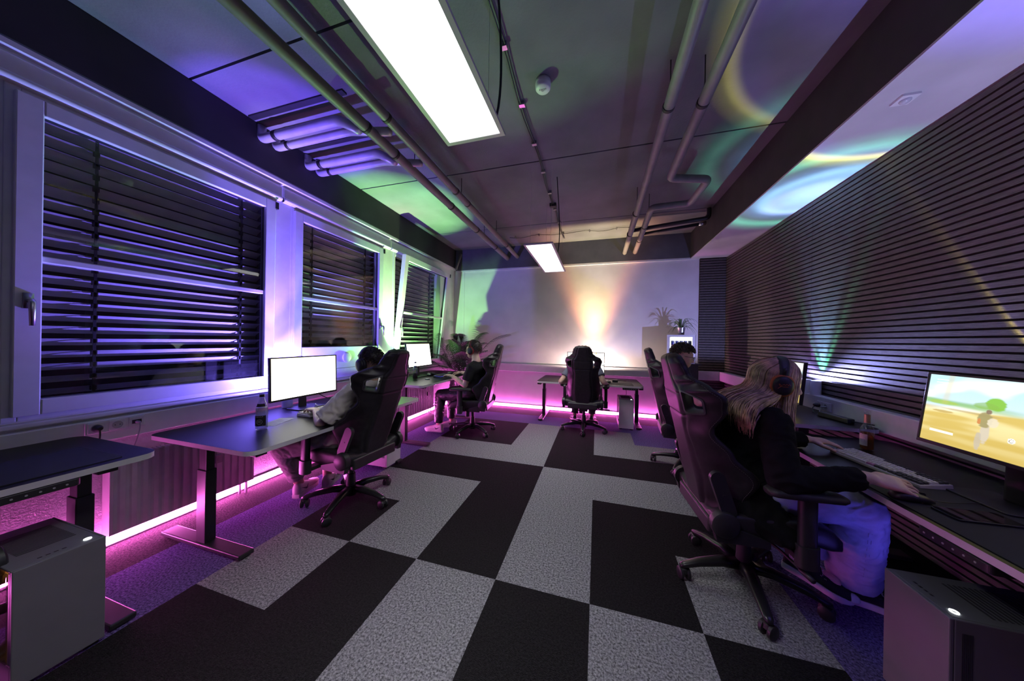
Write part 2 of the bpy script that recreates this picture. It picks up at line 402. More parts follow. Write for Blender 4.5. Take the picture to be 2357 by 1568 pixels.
# ---------------------------------------------------------------- LED strips along the skirting
PINK = em('pink_led_glow', (1.0, .15, .74), 104.0)
def led(name, lbl, x0, x1, y0, y1):
    t = thing(name, lbl, 'led strip', ((x0+x1)/2, (y0+y1)/2, 0), 0, 'pink led strips on the skirting')
    dx, dy = (x1-x0)/2, (y1-y0)/2
    MB().box(-dx, dx, -dy, dy, .028, .066).build('light_tube', PINK, t, bev=.004)
    m = MB()
    if dx > dy: m.box(-dx, dx, dy, dy+.006, .012, .072)
    else: m.box(-dx-.006, -dx, -dy, dy, .012, .072)
    m.build('backing', WHITE, t)
led('led_strip', 'glowing pink led strip along the skirting below the windows', XL+.020, XL+.034, YF+.1, YB-.08)
led('led_strip', 'glowing pink led strip along the skirting of the far wall', XL+.06, 3.10, YB-.036, YB-.022)

# ---------------------------------------------------------------- ceiling services
def ppipe(name, lbl, pts, r, mat=PIPE, joints=(), group=None, hang=()):
    t = thing(name, lbl, 'pipe', pts[0], 0, group); o = V(pts[0])
    m = MB(); m.tube([V(p)-o for p in pts], r, 16); m.build('pipe_run', mat, t, auto=60)
    for j in joints:
        c, d = V(j[0])-o, V(j[1]).normalized()
        MB().tube([c-d*.012, c+d*.012], r*1.09, 16).build('clamp', RUBBER, t, auto=50)
    for hx, hy, hz in hang: MB().tube([V((hx, hy, hz))-o, V((hx, hy, ZC+.003))-o], .004, 6).build('hanger_rod', BLACKM, t)
    return t
YD = (0, 1, 0)
def bend(pts, r=.05, n=5):
    out = [V(pts[0])]
    for a, b, c in zip(pts[:-2], pts[1:-1], pts[2:]):
        a, b, c = V(a), V(b), V(c); p = b+(a-b).normalized()*r; q = b+(c-b).normalized()*r
        for k in range(n+1): t = k/n; out.append(p*(1-t)**2+b*2*t*(1-t)+q*t*t)
    out.append(V(pts[-1])); return out
zl = 2.915
ppipe('heating_pipe', 'grey ceiling pipe nearest the windows, running the length of the room', [(-.195, YF+.02, zl), (-.195, YB-.055, zl)], .041, joints=[((-.195, y, zl), YD) for y in (.29, .62, 1.63, 2.4, 3.2)], group='long pipes on the window side', hang=[(-.195, y, zl+.04) for y in (-1, .9, 2.7)])
ppipe('heating_pipe', 'grey ceiling pipe on the window side, closer to the light panels', [(.005, YF+.02, zl+.02), (.005, YB-.055, zl+.02)], .036, joints=[((.005, y, zl+.02), YD) for y in (.27, 1.36, 1.66, 3.2)], group='long pipes on the window side', hang=[(.005, y, zl+.055) for y in (-1, 1.5, 2.7)])
ppipe('heating_pipe', 'straight grey ceiling pipe left of the pipe with the square loop', [(1.94, YF+.02, 2.88), (1.955, YB-.055, 2.88)], .036, joints=[((1.945, y, 2.88), YD) for y in (.62, 2.3, 3.0)], group='long pipes on the slat wall side', hang=[(1.945, y, 2.91) for y in (-1, .58, 2.2)])
ppipe('heating_pipe', 'grey ceiling pipe with a square loop near the right beam', bend([(2.145, YF+.02, 2.88), (2.155, 1.555, 2.88), (2.51, 1.66, 2.88), (2.49, 2.16, 2.88), (2.10, 2.17, 2.88), (2.125, YB-.055, 2.88)], .06), .036, joints=[((2.15, .64, 2.88), YD), ((2.11, 2.75, 2.88), YD), ((2.115, 3.3, 2.88), YD)], group='long pipes on the slat wall side', hang=[(2.147, .60, 2.91), (2.105, 2.4, 2.91)])
for k, (y, l) in enumerate(((.30, 'branch pipe pair nearer the camera, from the window beam to the long pipes'), (.72, 'branch pipe pair farther from the camera, from the window beam to the long pipes'))):
    t = thing('branch_pipe', l, 'pipe', (-1.32, y, 3.02), 0, 'branch pipes on the window side')
    MB().tube(bend([(.0, 0, .12), (.0, 0, .01), (.85, .0, .01), (1.05, .0, -.10)], .05), .036, 14).build('pipe_run', PIPEI, t, smooth=True)
    MB().tube(bend([(.03, .10, .12), (.03, .10, -.01), (.85, .10, -.01), (1.25, .10, -.085)], .05), .031, 14).build('pipe_run', PIPEI, t, smooth=True)
    MB().tube([(.16, 0, .01), (.20, 0, .01)], .039, 14).tube([(.17, .1, -.01), (.2, .1, -.01)], .034, 14).build('clamp', RUBBER, t, smooth=True)
    MB().box(.02, 1.0, -.115, -.07, .118, .128).build('cover_strip', BLACKP, t)
t = thing('branch_pipe', 'short dark branch pipe pair near the far end of the right beam', 'pipe', (2.0, 3.0, 2.93), 0)
MB().tube(bend([(-.02, -.02, -.01), (.93, -.04, .07), (.93, -.04, .20)], .05), .028, 12).build('pipe_run', BLACKM, t, smooth=True)
MB().tube([(.14, .16, -.01), (.86, .14, .06)], .022, 12).build('pipe_run', BLACKM, t, smooth=True)
MB().tube([(.86, .14, .06), (.95, .138, .07)], .026, 12).build('foil_end', STEEL, t, smooth=True)
# surface cable with clips down the middle of the ceiling, and one across the far end
t = thing('ceiling_cable', 'dark cable clipped along the ceiling between the two light panels', 'cable', (.92, -1.5, ZC-.012))
pts = []; y = 0
while y < 5.2: pts.append((.01*sin(y*5), y, -.010*abs(sin(y*3.4)))); y += .12
MB().tube(pts, .0055, 6).tube([(p[0]+.016, p[1], p[2]-.002) for p in pts], .0045, 6).build('cable', BLACKP, t, smooth=True)
for k in range(11): MB().box(-.011, .032, .30+.46*k, .33+.46*k, -.016, .012).build('cable_clip', STEEL, t)
MB().box(-.04, .045, 3.84, 3.90, -.03, .012).build('junction_box', BLACKP, t)
t = thing('ceiling_cable', 'thin dark cable strung across the ceiling before the far wall', 'cable', (.0, 3.42, ZC-.014))
MB().tube([(x*.1, .035*sin(x*.9), -.012*abs(sin(x*.7))) for x in range(0, 24)], .0045, 6).build('cable', BLACKP, t, smooth=True)
for k in range(6): MB().box(.1+.42*k, .115+.42*k, -.02, .02, -.014, .014).build('cable_clip', STEEL, t)
# LED ceiling panels
PANEL = em('panel_light', (1, .985, 1.0), 2.5)
PFR = pm('panel_frame_white', (.6, .58, .6), .4, var=.02)
def panel(yc, lbl, cy):
    t = thing('light_panel', lbl, 'ceiling light', (.925, yc, 2.30), 0, 'suspended light panels')
    m = MB(); W_, L_ = .1525, .62
    m.box(-W_, W_, -L_, -L_+.02, -.006, .006); m.box(-W_, W_, L_-.02, L_, -.006, .006); m.box(-W_, -W_+.02, -L_+.02, L_-.02, -.006, .006); m.box(W_-.02, W_, -L_+.02, L_-.02, -.006, .006)
    m.box(-W_+.01, W_-.01, -L_+.01, L_-.01, .004, .012)
    m.build('frame', PFR, t)
    MB().box(-W_+.019, W_-.019, -L_+.019, L_-.019, -.003, .0025).build('diffuser', PANEL, t)
    L = bpy.data.lights.new('panel_lamp', 'AREA'); L.shape = 'RECTANGLE'; L.size = .262; L.size_y = 1.19; L.spread = R(105); L.energy = 12; L.color = (1, .985, 1)
    lo = bpy.data.objects.new('panel_lamp', L); COL.objects.link(lo); lo.parent = t; lo.location = (0, 0, -.0045)
    for sx in (-.11, .11):
        for sy in (-.5, .5): MB().tube([(sx, sy, .01), (sx, sy, ZC-2.30+.002)], .0009, 5).build('suspension_wire', STEEL, t)
    MB().tube(bez((W_-.01, cy, .012), (W_+.03, cy+.01, .2), (W_+.0, cy-.03, .5), (W_-.02, cy-.06, .85), 14), .0055, 6).build('power_cable', BLACKP, t, smooth=True)
panel(-.81, 'large bright white light panel hanging nearest the camera', .52)
panel(2.005, 'smaller looking white light panel hanging at the far end', -.2)
# smoke alarm, motion sensor
t = thing('smoke_detector', 'round white smoke detector on the middle of the ceiling', 'smoke detector', (1.12, .512, ZC))
MB().lathe([(.052, .002), (.054, -.01), (.054, -.03)], 32).build('base', pm('smoke_base_plastic', (.45, .45, .48), .4), t, smooth=True)
MB().lathe([(.054, -.03), (.052, -.055), (.045, -.064), (.0001, -.066)], 32).build('cover', WHITE, t, auto=50)
m = MB()
for k, (a, b) in enumerate(((-.022, .012), (-.012, .018), (-.004, .024), (.004, .020), (.012, .014), (.022, .010))): m.box(a-.0012, a+.0012, -.012, -.012+b, -.0672, -.0645)
m.build('vent_slot', BLACKP, t)
t = thing('motion_sensor', 'square white motion sensor on the pale soffit by the slat wall', 'sensor', (3.155, .67, 2.712))
MB().prism(rrect(-.04, .04, -.04, .04, .004), -.012, .0).build('plate', WHITE, t)
MB().ell((0, 0, -.012), (.024, .024, .018)).build('lens', pm('sensor_lens', (.55, .55, .6), .25), t, smooth=True)
# ---------------------------------------------------------------- desks
def desk(lbl, loc, rz, L, D, z, legx, foot=(-.36, .36), keypad=None, bar=True):
    """length along local x, user sits on local -y"""
    t = thing('standing_desk', lbl, 'desk', (loc[0], loc[1], 0), rz, 'electric standing desks')
    m = MB(); pl = rrect(-L/2, L/2, -D/2, D/2, .06, 6); n = len(pl); th = .026
    m.cur = 1; m._add([(x, y, z-th) for x, y in pl]+[(x, y, z) for x, y in pl], [(i, (i+1) % n, (i+1) % n+n, i+n) for i in range(n)])
    m.cur = 0; m._add([(x, y, z) for x, y in pl], [tuple(range(n))]); m._add([(x, y, z-th) for x, y in pl], [tuple(range(n-1, -1, -1))])
    m.build('tabletop', [DESKTOP, EDGE], t, auto=50)
    fc = (foot[0]+foot[1])/2
    for x in legx:
        s = MB(); s.box(x-.028, x+.028, fc-.042, fc+.042, .03, z-.20); s.box(x-.022, x+.022, fc-.034, fc+.034, z-.205, z-.055)
        lg = s.build('leg', BLACKM, t, bev=.004)
        f = MB(); f.box(x-.04, x+.04, foot[0], foot[1], .008, .034); f.build('foot', BLACKM, lg, bev=.006)
        b = MB(); b.box(x-.03, x+.03, -D/2+.06, D/2-.06, z-.06, z-.028); b.build('side_bracket', BLACKM, lg, bev=.004)
        g = MB(); [g.box(x-.02, x+.02, yy-.02, yy+.02, 0, .01) for yy in (foot[0]+.03, foot[1]-.03)]; g.build('rubber_pad', RUBBER, lg)
    if bar: MB().box(legx[0], legx[1], fc-.04, fc+.04, z-.062, z-.028).build('crossbar', BLACKM, t, bev=.004)
    if keypad is not None:
        k = MB(); k.prism(rrect(keypad-.105, keypad+.105, -D/2-.006, -D/2+.06, .012), z-.058, z-.028)
        kp = k.build('control_panel', BLACKP, t, bev=.003)
        bt = MB()
        for q in range(6): bt.tube([(keypad-.08+.03*q, -D/2-.0075, z-.043), (keypad-.08+.03*q, -D/2-.002, z-.043)], .0035, 8)
        bt.build('button', pm('grey_button', (.3, .3, .32), .5), kp)
    return t
desk('black topped standing desk with the capped water bottle, below the nearest window', (-.745, .405), pi/2, 1.6, .92, .68, (-.70, .70), (-.29, .44))
desk('black standing desk with an empty mouse mat, nearest on the left', (-.952, -1.40), pi/2, 1.6, .725, .73, (-.68, .66), (-.44, .30), keypad=.46)
desk('black topped standing desk below the tilted open window', (-.875, 2.27), pi/2, 1.6, .85, .76, (-.64, .64), (-.43, .30), keypad=None)
desk('black topped standing desk alone against the far wall', (1.39, 3.43), 0, 1.56, .88, .68, (-.745, .75), (-.24, .46), keypad=.60)
desk('black standing desk on the right with the beer bottle and the mechanical keyboard', (3.046, .285), -pi/2, 1.58, .73, .68, (-.62, .62), (-.33, .33), keypad=.43)
desk('black standing desk on the right wall, raised above its neighbour by the beer bottle', (3.046, 1.90), -pi/2, 1.58, .73, .74, (-.62, .62), (-.33, .33))

# ---------------------------------------------------------------- gaming chairs
def lerp_tab(tab, x):
    if x <= tab[0][0]: return tab[0][1]
    for (a, p), (b, q) in zip(tab[:-1], tab[1:]):
        if x <= b:
            t = (x-a)/(b-a); t = t*t*(3-2*t); return p+(q-p)*t
    return tab[-1][1]
HW = [(.43, .175), (.48, .205), (.60, .238), (.74, .218), (.88, .205), (.97, .235), (1.02, .250), (1.07, .235), (1.125, .165), (1.165, .132), (1.22, .118), (1.255, .095), (1.275, .045)]
WG = [(.43, .04), (.52, .14), (.62, .20), (.74, .13), (.86, .07), (.97, .14), (1.03, .145), (1.09, .10), (1.15, .045), (1.27, .03)]
TILT = R(13)
def back_pt(x, y, z):  # recline about the hinge line
    dy, dz = y, z-.45
    return V((x, -.215+dy*cos(TILT)-dz*sin(TILT), .45+dz*cos(TILT)+dy*sin(TILT)))
def mid_curve(z, n):
    w = lerp_tab(HW, z); e = lerp_tab(WG, z); out = []
    for k in range(n+1):
        u = -1+2*k/n; x = w*u; q = max(0, (abs(u)-.42)/.58); y = e*q**1.25
        out.append((u, x, y))
    return out
HOLE = [(.985, .56), (.975, .86), (1.045, .83), (1.085, .56)]   # (z, u) corners
def in_hole(z, u):
    u = abs(u); P = [(.968, .49), (.966, .75), (1.035, .73), (1.082, .52)]
    ins = True
    for (a, b), (c, d) in zip(P, P[1:]+P[:1]):
        if (c-a)*(u-b)-(d-b)*(z-a) < 0: ins = False
    ins2 = all((c-a)*(u-b)-(d-b)*(z-a) <= 0 for (a, b), (c, d) in zip(P, P[1:]+P[:1]))
    return ins or ins2
def make_chair_meshes():
    M = {}
    # back shell
    nz, nu = 168, 112; grid = {}; m = MB(); vs = []; idx = {}
    zs = [.43+(1.275-.43)*k/nz for k in range(nz+1)]
    for side in (0, 1):
        for i, z in enumerate(zs):
            mc = mid_curve(z, nu)
            for k, (u, x, y) in enumerate(mc):
                a = mc[max(k-1, 0)]; b = mc[min(k+1, nu)]; tx, ty = b[1]-a[1], b[2]-a[2]; L = sqrt(tx*tx+ty*ty) or 1
                nx, ny = -ty/L, tx/L
                ze = min(1, (z-.43)/.03, (1.275-z)/.03); ze = sqrt(max(0, 1-(1-max(0, ze))**2))
                T = .033*(1-abs(u)**7)**.5*ze+.001
                cush = 0
                if side == 0:
                    cush = .018*ze*max(0, 1-(abs(u)/.5)**4)-.004*ze*math.exp(-((abs(u)-.5)/.04)**2)-.006*ze*math.exp(-((z-1.14)/.012)**2)
                else:
                    cush = -.006*ze*math.exp(-((abs(u)-.47)/.035)**2)-(.005*ze*math.exp(-((z-.945)/.006)**2)+.004*ze*math.exp(-((z-1.065)/.005)**2))*(1 if abs(u) < .48 else 0)
                s = 1 if side == 0 else -1
                idx[(side, i, k)] = len(vs); vs.append(back_pt(x+s*nx*(T+cush), y+s*ny*(T+cush), z))
    fs = []; mi = []
    for side in (0, 1):
        for i in range(nz):
            for k in range(nu):
                uc = -1+2*(k+.5)/nu; zc = (zs[i]+zs[i+1])/2
                if in_hole(zc, uc): continue
                q = (idx[(side, i, k)], idx[(side, i, k+1)], idx[(side, i+1, k+1)], idx[(side, i+1, k)])
                fs.append(q if side else q[::-1]); mi.append(0 if side else 1)
    rim = []
    for i in range(nz): rim += [((0, i, 0), (0, i+1, 0), (1, i+1, 0), (1, i, 0)), ((0, i, nu), (1, i, nu), (1, i+1, nu), (0, i+1, nu))]
    for k in range(nu): rim += [((0, 0, k), (1, 0, k), (1, 0, k+1), (0, 0, k+1)), ((0, nz, k), (0, nz, k+1), (1, nz, k+1), (1, nz, k))]
    for q in rim: fs.append(tuple(idx[c] for c in q)); mi.append(0)
    m.v = [tuple(v) for v in vs]; m.f = fs; m.mi = mi
    me = m.mesh('backrest', [LEATHER, LEATHIN], smooth=True); M['backrest'] = me
    # hole trims
    def surf(z, u, off):
        w = lerp_tab(HW, z); e = lerp_tab(WG, z); q = max(0, (abs(u)-.42)/.58); x, y = w*u, e*q**1.25
        q2 = max(0, (abs(u)+.02-.42)/.58); tx, ty = w*.02*(1 if u > 0 else -1), e*(q2**1.25-q**1.25)
        L = sqrt(tx*tx+ty*ty); nx, ny = (-ty/L, tx/L) if u > 0 else (ty/L, -tx/L)
        return back_pt(x+nx*off, y+ny*off, z)
    for sgn, key in ((1, 'trim_r'), (-1, 'trim_l')):
        P = [(.966, .49), (.964, .76), (1.037, .74), (1.085, .515)]; loop = []
        for a in range(4):
            p, c, q = P[a-1], P[a], P[(a+1) % 4]
            for k in range(5):
                t = k/4; f = .22
                A = (c[0]+(p[0]-c[0])*f, c[1]+(p[1]-c[1])*f); B = (c[0]+(q[0]-c[0])*f, c[1]+(q[1]-c[1])*f)
                loop.append((A[0]*(1-t)**2+2*c[0]*t*(1-t)+B[0]*t*t, A[1]*(1-t)**2+2*c[1]*t*(1-t)+B[1]*t*t))
        mm = MB()
        cz = sum(p[0] for p in loop)/len(loop); cu = sum(p[1] for p in loop)/len(loop)
        gr = lambda s: [(cz+(z-cz)*s, cu+(u-cu)*s) for z, u in loop]
        rings = [[surf(z, sgn*u, o) for z, u in gr(s)] for s, o in ((1.20, -.031), (1.18, -.039), (1.00, -.041), (.92, -.032), (.90, .02), (1.00, .042), (1.18, .040), (1.20, .03))]
        mm.rings(rings, cap=False); M[key] = mm.mesh('hole_trim', pm('grey_trim_plastic', (.05, .047, .05), .4), auto=50)
    # stitching lines
    m = MB()
    for su in (.60, .93):
        for sgn in (-1, 1):
            pts = [surf(z, sgn*su*(1 if z < 1.1 else 1), .036*(1-su**7)**.5+.0015) for z in [.47+.78*k/200 for k in range(201)] if not in_hole(z, su) and not in_hole(z, su+.05)]
            for a, b in zip(pts[::2], pts[1::2]): m.tube([a, b], .0007, 4)
    for sgn in (-1, 1):
        pts = [surf(z, sgn*.95, -.022) for z in [.47+.76*k/200 for k in range(201)]]
        for a, b in zip(pts[::2], pts[1::2]): m.tube([a, b], .0007, 4)
    M['stitching'] = m.mesh('stitching', THREAD)
    # seat
    m = MB(); rr = []
    for k in range(15):
        y = -.25+.52*k/14; f = min(1, (k+.35)/1.6, (14-k+.35)/1.8); f = sqrt(max(.02, 1-(1-min(1, f))**2))
        ring = []; N = 40; drop = .035*max(0, (y-.12)/.15)**2
        for j in range(N):
            a = 2*pi*j/N; ca, sa = cos(a), sin(a)
            x = (.265 if y < .1 else .265-.02*((y-.1)/.17))*abs(ca)**.45*(1 if ca > 0 else -1)
            zc = .43; h = .055*f
            z = zc+h*abs(sa)**.6*(1 if sa > 0 else -1)
            if sa > 0: z += .035*f*max(0, (abs(x)-.15)/.11)**1.2-.012*max(0, 1-(abs(x)/.17)**2)*f - .01*math.exp(-((abs(x)-.16)/.012)**2)
            ring.append((x*(.94+.06*f), y, z-drop))
        rr.append(ring)
    m.rings(rr); M['seat'] = m.mesh('seat', LEATHER, smooth=True)
    m = MB(); m.box(-.17, .17, -.17, .15, .345, .375); m.box(-.06, .06, -.12, .12, .30, .35); M['mechanism'] = m.mesh('mechanism', BLACKM)
    m = MB(); m.tube([(.05, .02, .33), (.20, .06, .32), (.31, .07, .315)], .007, 8); m.tube([(.30, .07, .315), (.36, .08, .31)], .011, 8); M['lever'] = m.mesh('tilt_lever', BLACKP, smooth=True)
    m = MB(); m.tube([(-.05, .06, .31), (-.05, .06, .235)], [.032, .03], 14); M['knob'] = m.mesh('tension_knob', BLACKP, auto=50)
    m = MB(); m.box(-.205, .205, -.262, -.225, .365, .445); M['bar'] = m.mesh('rear_bar', BLACKP)
    for sgn, key in ((1, 'r'), (-1, 'l')):
        m = MB(); X0, X1 = .243*sgn, .285*sgn
        Mx = Matrix.Translation((X0, 0, 0)) @ Matrix.Rotation(pi/2*sgn, 4, 'Y')
        m.lathe([(.060, .0), (.062, .01), (.06, .036), (.05, .043), (.0001, .045)], 28, Matrix.Translation((X0, -.215, .45)) @ Matrix.Rotation(pi/2*sgn, 4, 'Y'))
        pl = [(-.25, .37), (-.03, .37), (-.03, .40), (-.13, .43), (-.2, .45), (-.26, .42)]
        q = [V((X0, a, b)) for a, b in pl]+[V((X0+.034*sgn, a, b)) for a, b in pl]; n = len(pl)
        m._add(q, [tuple(range(n)), tuple(range(n, 2*n))]+[(i, (i+1) % n, (i+1) % n+n, i+n) for i in range(n)])
        M['hinge_'+key] = m.mesh('recline_cover', BLACKP, auto=40)
        m = MB(); a, b = back_pt(0, .035, .50), back_pt(0, .02, .665); d = (b-a).normalized(); w = V((0, d.z, -d.y))*.032
        lp = []
        for k in range(9): t = pi*k/8; lp.append(b+d*.032*sin(t)+w*cos(t))
        for k in range(9): t = pi*k/8; lp.append(a-d*.032*sin(t)-w*cos(t))
        n = len(lp); q = [V((.236*sgn, p.y, p.z)) for p in lp]+[V((.262*sgn, p.y, p.z)) for p in lp]
        m._add(q, [tuple(range(n)), tuple(range(n, 2*n))]+[(i, (i+1) % n, (i+1) % n+n, i+n) for i in range(n)])
        m.tube([(.262*sgn, (a.y+b.y)/2, (a.z+b.z)/2), (.265*sgn, (a.y+b.y)/2, (a.z+b.z)/2)], .006, 10)
        M['bracket_'+key] = m.mesh('side_bracket', BLACKP, auto=40)
        m = MB(); x = .305*sgn
        m.loft([((x, .09, .335), (.030, 0, 0), (0, .042, 0)), ((x, .09, .43), (.030, 0, 0), (0, .042, 0))], 20, 2.6)
        m.loft([((x, .09, .43), (.022, 0, 0), (0, .034, 0)), ((x, .09, .635), (.022, 0, 0), (0, .034, 0))], 20, 2.6)
        m.box(min(x, .12*sgn), max(x, .12*sgn), .06, .12, .345, .37)
        M['post_'+key] = m.mesh('arm_post', BLACKM, auto=40)
        m = MB(); m.loft([((x, -.065, .652), (.03, 0, 0), (0, 0, .014)), ((x, -.04, .655), (.045, 0, 0), (0, 0, .02)), ((x, .10, .655), (.05, 0, 0), (0, 0, .02)), ((x-.004*sgn, .20, .652), (.046, 0, 0), (0, 0, .018)), ((x-.008*sgn, .228, .648), (.03, 0, 0), (0, 0, .012))], 20, 2.8)
        M['pad_'+key] = m.mesh('arm_pad', RUBBER, smooth=True)
    m = MB(); m.tube([(0, 0, .10), (0, 0, .17), (0, 0, .225)], [.038, .034, .031], 18); m.tube([(0, 0, .22), (0, 0, .31)], .022, 14); M['gas'] = m.mesh('gas_lift', BLACKM, auto=50)
    m = MB(); m.tube([(0, 0, .055), (0, 0, .125)], [.042, .048], 18)
    for k in range(5):
        a = 2*pi*k/5; d = V((cos(a), sin(a), 0)); w = V((-sin(a), cos(a), 0))
        m.loft([(d*.03+V((0, 0, .105)), w*.036, V((0, 0, .026))), (d*.12+V((0, 0, .112)), w*.031, V((0, 0, .022))), (d*.24+V((0, 0, .096)), w*.025, V((0, 0, .018))), (d*.315+V((0, 0, .076)), w*.020, V((0, 0, .014))), (d*.335+V((0, 0, .072)), w*.012, V((0, 0, .009)))], 14, 2.6)
    M['star'] = m.mesh('star_base', pm('satin_black_alu', (.02, .02, .022), .28, metal=.3, var=.05), smooth=True)
    m = MB()
    for sx in (-.018, .018): m.lathe([(.0001, -.010), (.026, -.010), (.031, -.006), (.031, .006), (.026, .010), (.0001, .010)], 18, Matrix.Translation((sx, 0, .031)) @ Matrix.Rotation(pi/2, 4, 'Y'))
    m.tube([(0, 0, .03), (0, 0, .085)], .008, 8); m.loft([((0, 0, .038), (.024, 0, 0), (0, .024, 0)), ((0, 0, .058), (.020, 0, 0), (0, .02, 0)), ((0, 0, .066), (.008, 0, 0), (0, .008, 0))], 14)
    M['caster'] = m.mesh('caster', BLACKP, auto=40)
    return M
CH = make_chair_meshes()
def gaming_chair(lbl, loc, rz, base, recline=0.):
    PV = Matrix.Translation((0, -.215, .45)); RC = PV @ Matrix.Rotation(recline, 4, 'X') @ PV.inverted()
    t = thing('gaming_chair', lbl, 'chair', (loc[0], loc[1], 0), rz, 'black gaming chairs')
    for key, nm in (('seat', 'seat'), ('backrest', 'backrest'), ('mechanism', 'mechanism'), ('lever', 'tilt_lever'), ('knob', 'tension_knob'), ('bar', 'rear_bar'), ('gas', 'gas_lift')):
        o = put(nm, CH[key], t)
        if key == 'backrest':
            o.matrix_local = RC
            put('hole_trim', CH['trim_r'], o); put('hole_trim', CH['trim_l'], o); put('stitching', CH['stitching'], o)
        if key == 'bar': b = o.modifiers.new('bevel', 'BEVEL'); b.width = .012; b.segments = 3
    for s in 'rl':
        put('recline_cover', CH['hinge_'+s], t); put('side_bracket', CH['bracket_'+s], t).matrix_local = RC
        p = put('armrest', CH['post_'+s], t); put('arm_pad', CH['pad_'+s], p)
    put('star_base', CH['star'], t, rot=(0, 0, base-rz))
    for k in range(5):
        a = base-rz+2*pi*k/5; put('caster', CH['caster'], t, (.315*cos(a), .315*sin(a), 0), (0, 0, a+.7*k))
    return t
gaming_chair('black gaming chair of the person in the pale t-shirt', (-.374, .38), R(86), R(215), R(6))
gaming_chair('black gaming chair of the person in black beside the palm', (-.165, 2.30), R(97), R(184))
gaming_chair('black gaming chair seen straight from behind at the far desk', (1.345, 2.93), R(-3), R(198))
gaming_chair('black gaming chair of the blonde person, nearest on the right', (2.31, .39), R(-86), R(192))
gaming_chair('black gaming chair of the person with glasses, half hidden by a nearer chair', (2.44, 1.95), R(-95), R(165))
gaming_chair('black gaming chair cut off by the left edge, at the empty desk', (-.85, -1.285), R(92), R(54))

# ---------------------------------------------------------------- computers, monitors, lamps
RGBO = em('orange_fan_glow', (1, .35, .08), 5)
RGBB = em('blue_fan_glow', (.14, .10, 1), 42)
RGBP = em('pink_fan_glow', (1, .3, .75), 2.5)
RINGW = em('power_ring_white', (.9, .95, 1), 5)
DARKG = glass('tinted_side_glass', (.75, .75, .75), .18)
def tower(lbl, loc, rz, glow, H=.45, W=.21, D=.43, vent=True, inner=RGBO, case=CASEW):
    """front faces local -y, glass on the left side when looking at the front (local -x)"""
    t = thing('computer_tower', lbl, 'computer', (loc[0], loc[1], 0), rz, 'white computer towers')
    m = MB(); w = W/2; d = D/2; z0 = .018
    m.box(-w, w, -d, -d+.012, z0, H); m.box(w-.008, w, -d+.012, d, z0, H); m.box(-w, w-.008, -d+.012, d, H-.008, H); m.box(-w, w-.008, -d+.012, d, z0, z0+.09); m.box(-w, w-.008, d-.008, d, z0+.09, H-.008)
    m.box(-w, -w+.012, -d+.012, -d+.03, z0+.09, H-.008)
    m.build('case', case, t, bev=.003)
    MB().box(-w-.003, -w, -d+.03, d-.01, z0+.092, H-.012).build('side_glass', DARKG, t)
    if vent:
        v = MB()
        for k in range(6): v.box(w-.002, w+.001, -d+.03+.0045*k-.001, -d+.03+.0045*k+.001, .05, H-.04)
        v.build('side_vent', CASED, t)
    tv = MB()
    for k in range(16): tv.box(-w+.04, w-.035, d-.30+.014*k, d-.294+.014*k, H-.0005, H+.0012)
    tv.build('top_vent', CASED, t)
    MB().tube(circ((w-.035, -d+.04, H+.001), .0085, 2, 24), .0024, 6, closed=True).build('power_ring', RINGW, t)
    p = MB(); [p.box(-w+.06+.018*k, -w+.07+.018*k, -d+.036, -d+.043, H-.001, H+.0006) for k in range(4)]; p.build('front_port', BLACKP, t)
    bd = MB(); bd.box(w-.02, w-.012, -d+.05, d-.02, z0+.10, H-.02); bd.box(w-.13, w-.02, -d+.12, d-.03, .20, .235); bd.box(w-.07, w-.02, -.02, .08, .30, .37); bd.build('circuit_board', CASED, t, bev=.002)
    for k in range(3):
        z = .155+.118*k
        if z+.06 > H: break
        f = MB(); f.tube(circ((0, -d+.045, z), .052, 1, 28), .006, 8, closed=True); fo = f.build('fan_ring', glow, t, smooth=True)
        b = MB()
        for q in range(7):
            a = 2*pi*q/7; b.loft([((.012*cos(a), -d+.045, z+.012*sin(a)), (.006*-sin(a), .004, .006*cos(a)), (0, .001, 0)), ((.045*cos(a+.3), -d+.045, z+.045*sin(a+.3)), (.014*-sin(a+.3), .008, .014*cos(a+.3)), (0, .001, 0))], 8)
        b.lathe([(.014, -.008), (.014, .008)], 14, Matrix.Translation((0, -d+.045, z)) @ Matrix.Rotation(pi/2, 4, 'X')); b.build('fan_blades', BLACKP, fo)
    MB().box(w-.12, w-.022, -d+.13, d-.035, .2365, .2395).build('light_bar', inner, t)
    g = MB(); [g.box(sx-.02, sx+.02, sy-.02, sy+.02, 0, .02) for sx in (-w+.03, w-.03) for sy in (-d+.04, d-.04)]; g.build('rubber_pad', RUBBER, t)
    return t
tower('white computer tower in the left foreground with orange glow at its side', (-.705, -.905), pi/2, RGBO, case=CASE_SHADED)
tower('white computer tower standing behind the chair of the person in the pale t-shirt', (-.70, 1.04), pi/2, RGBP, inner=RGBP)
tower('white computer tower under the far desk', (1.955, 3.365), 0, RGBO)
tower('white computer tower in the right foreground, lit pink', (2.825, -.115), -pi/2, RGBB, H=.45, D=.43, W=.22, inner=RGBB, case=CASE_SHADED)

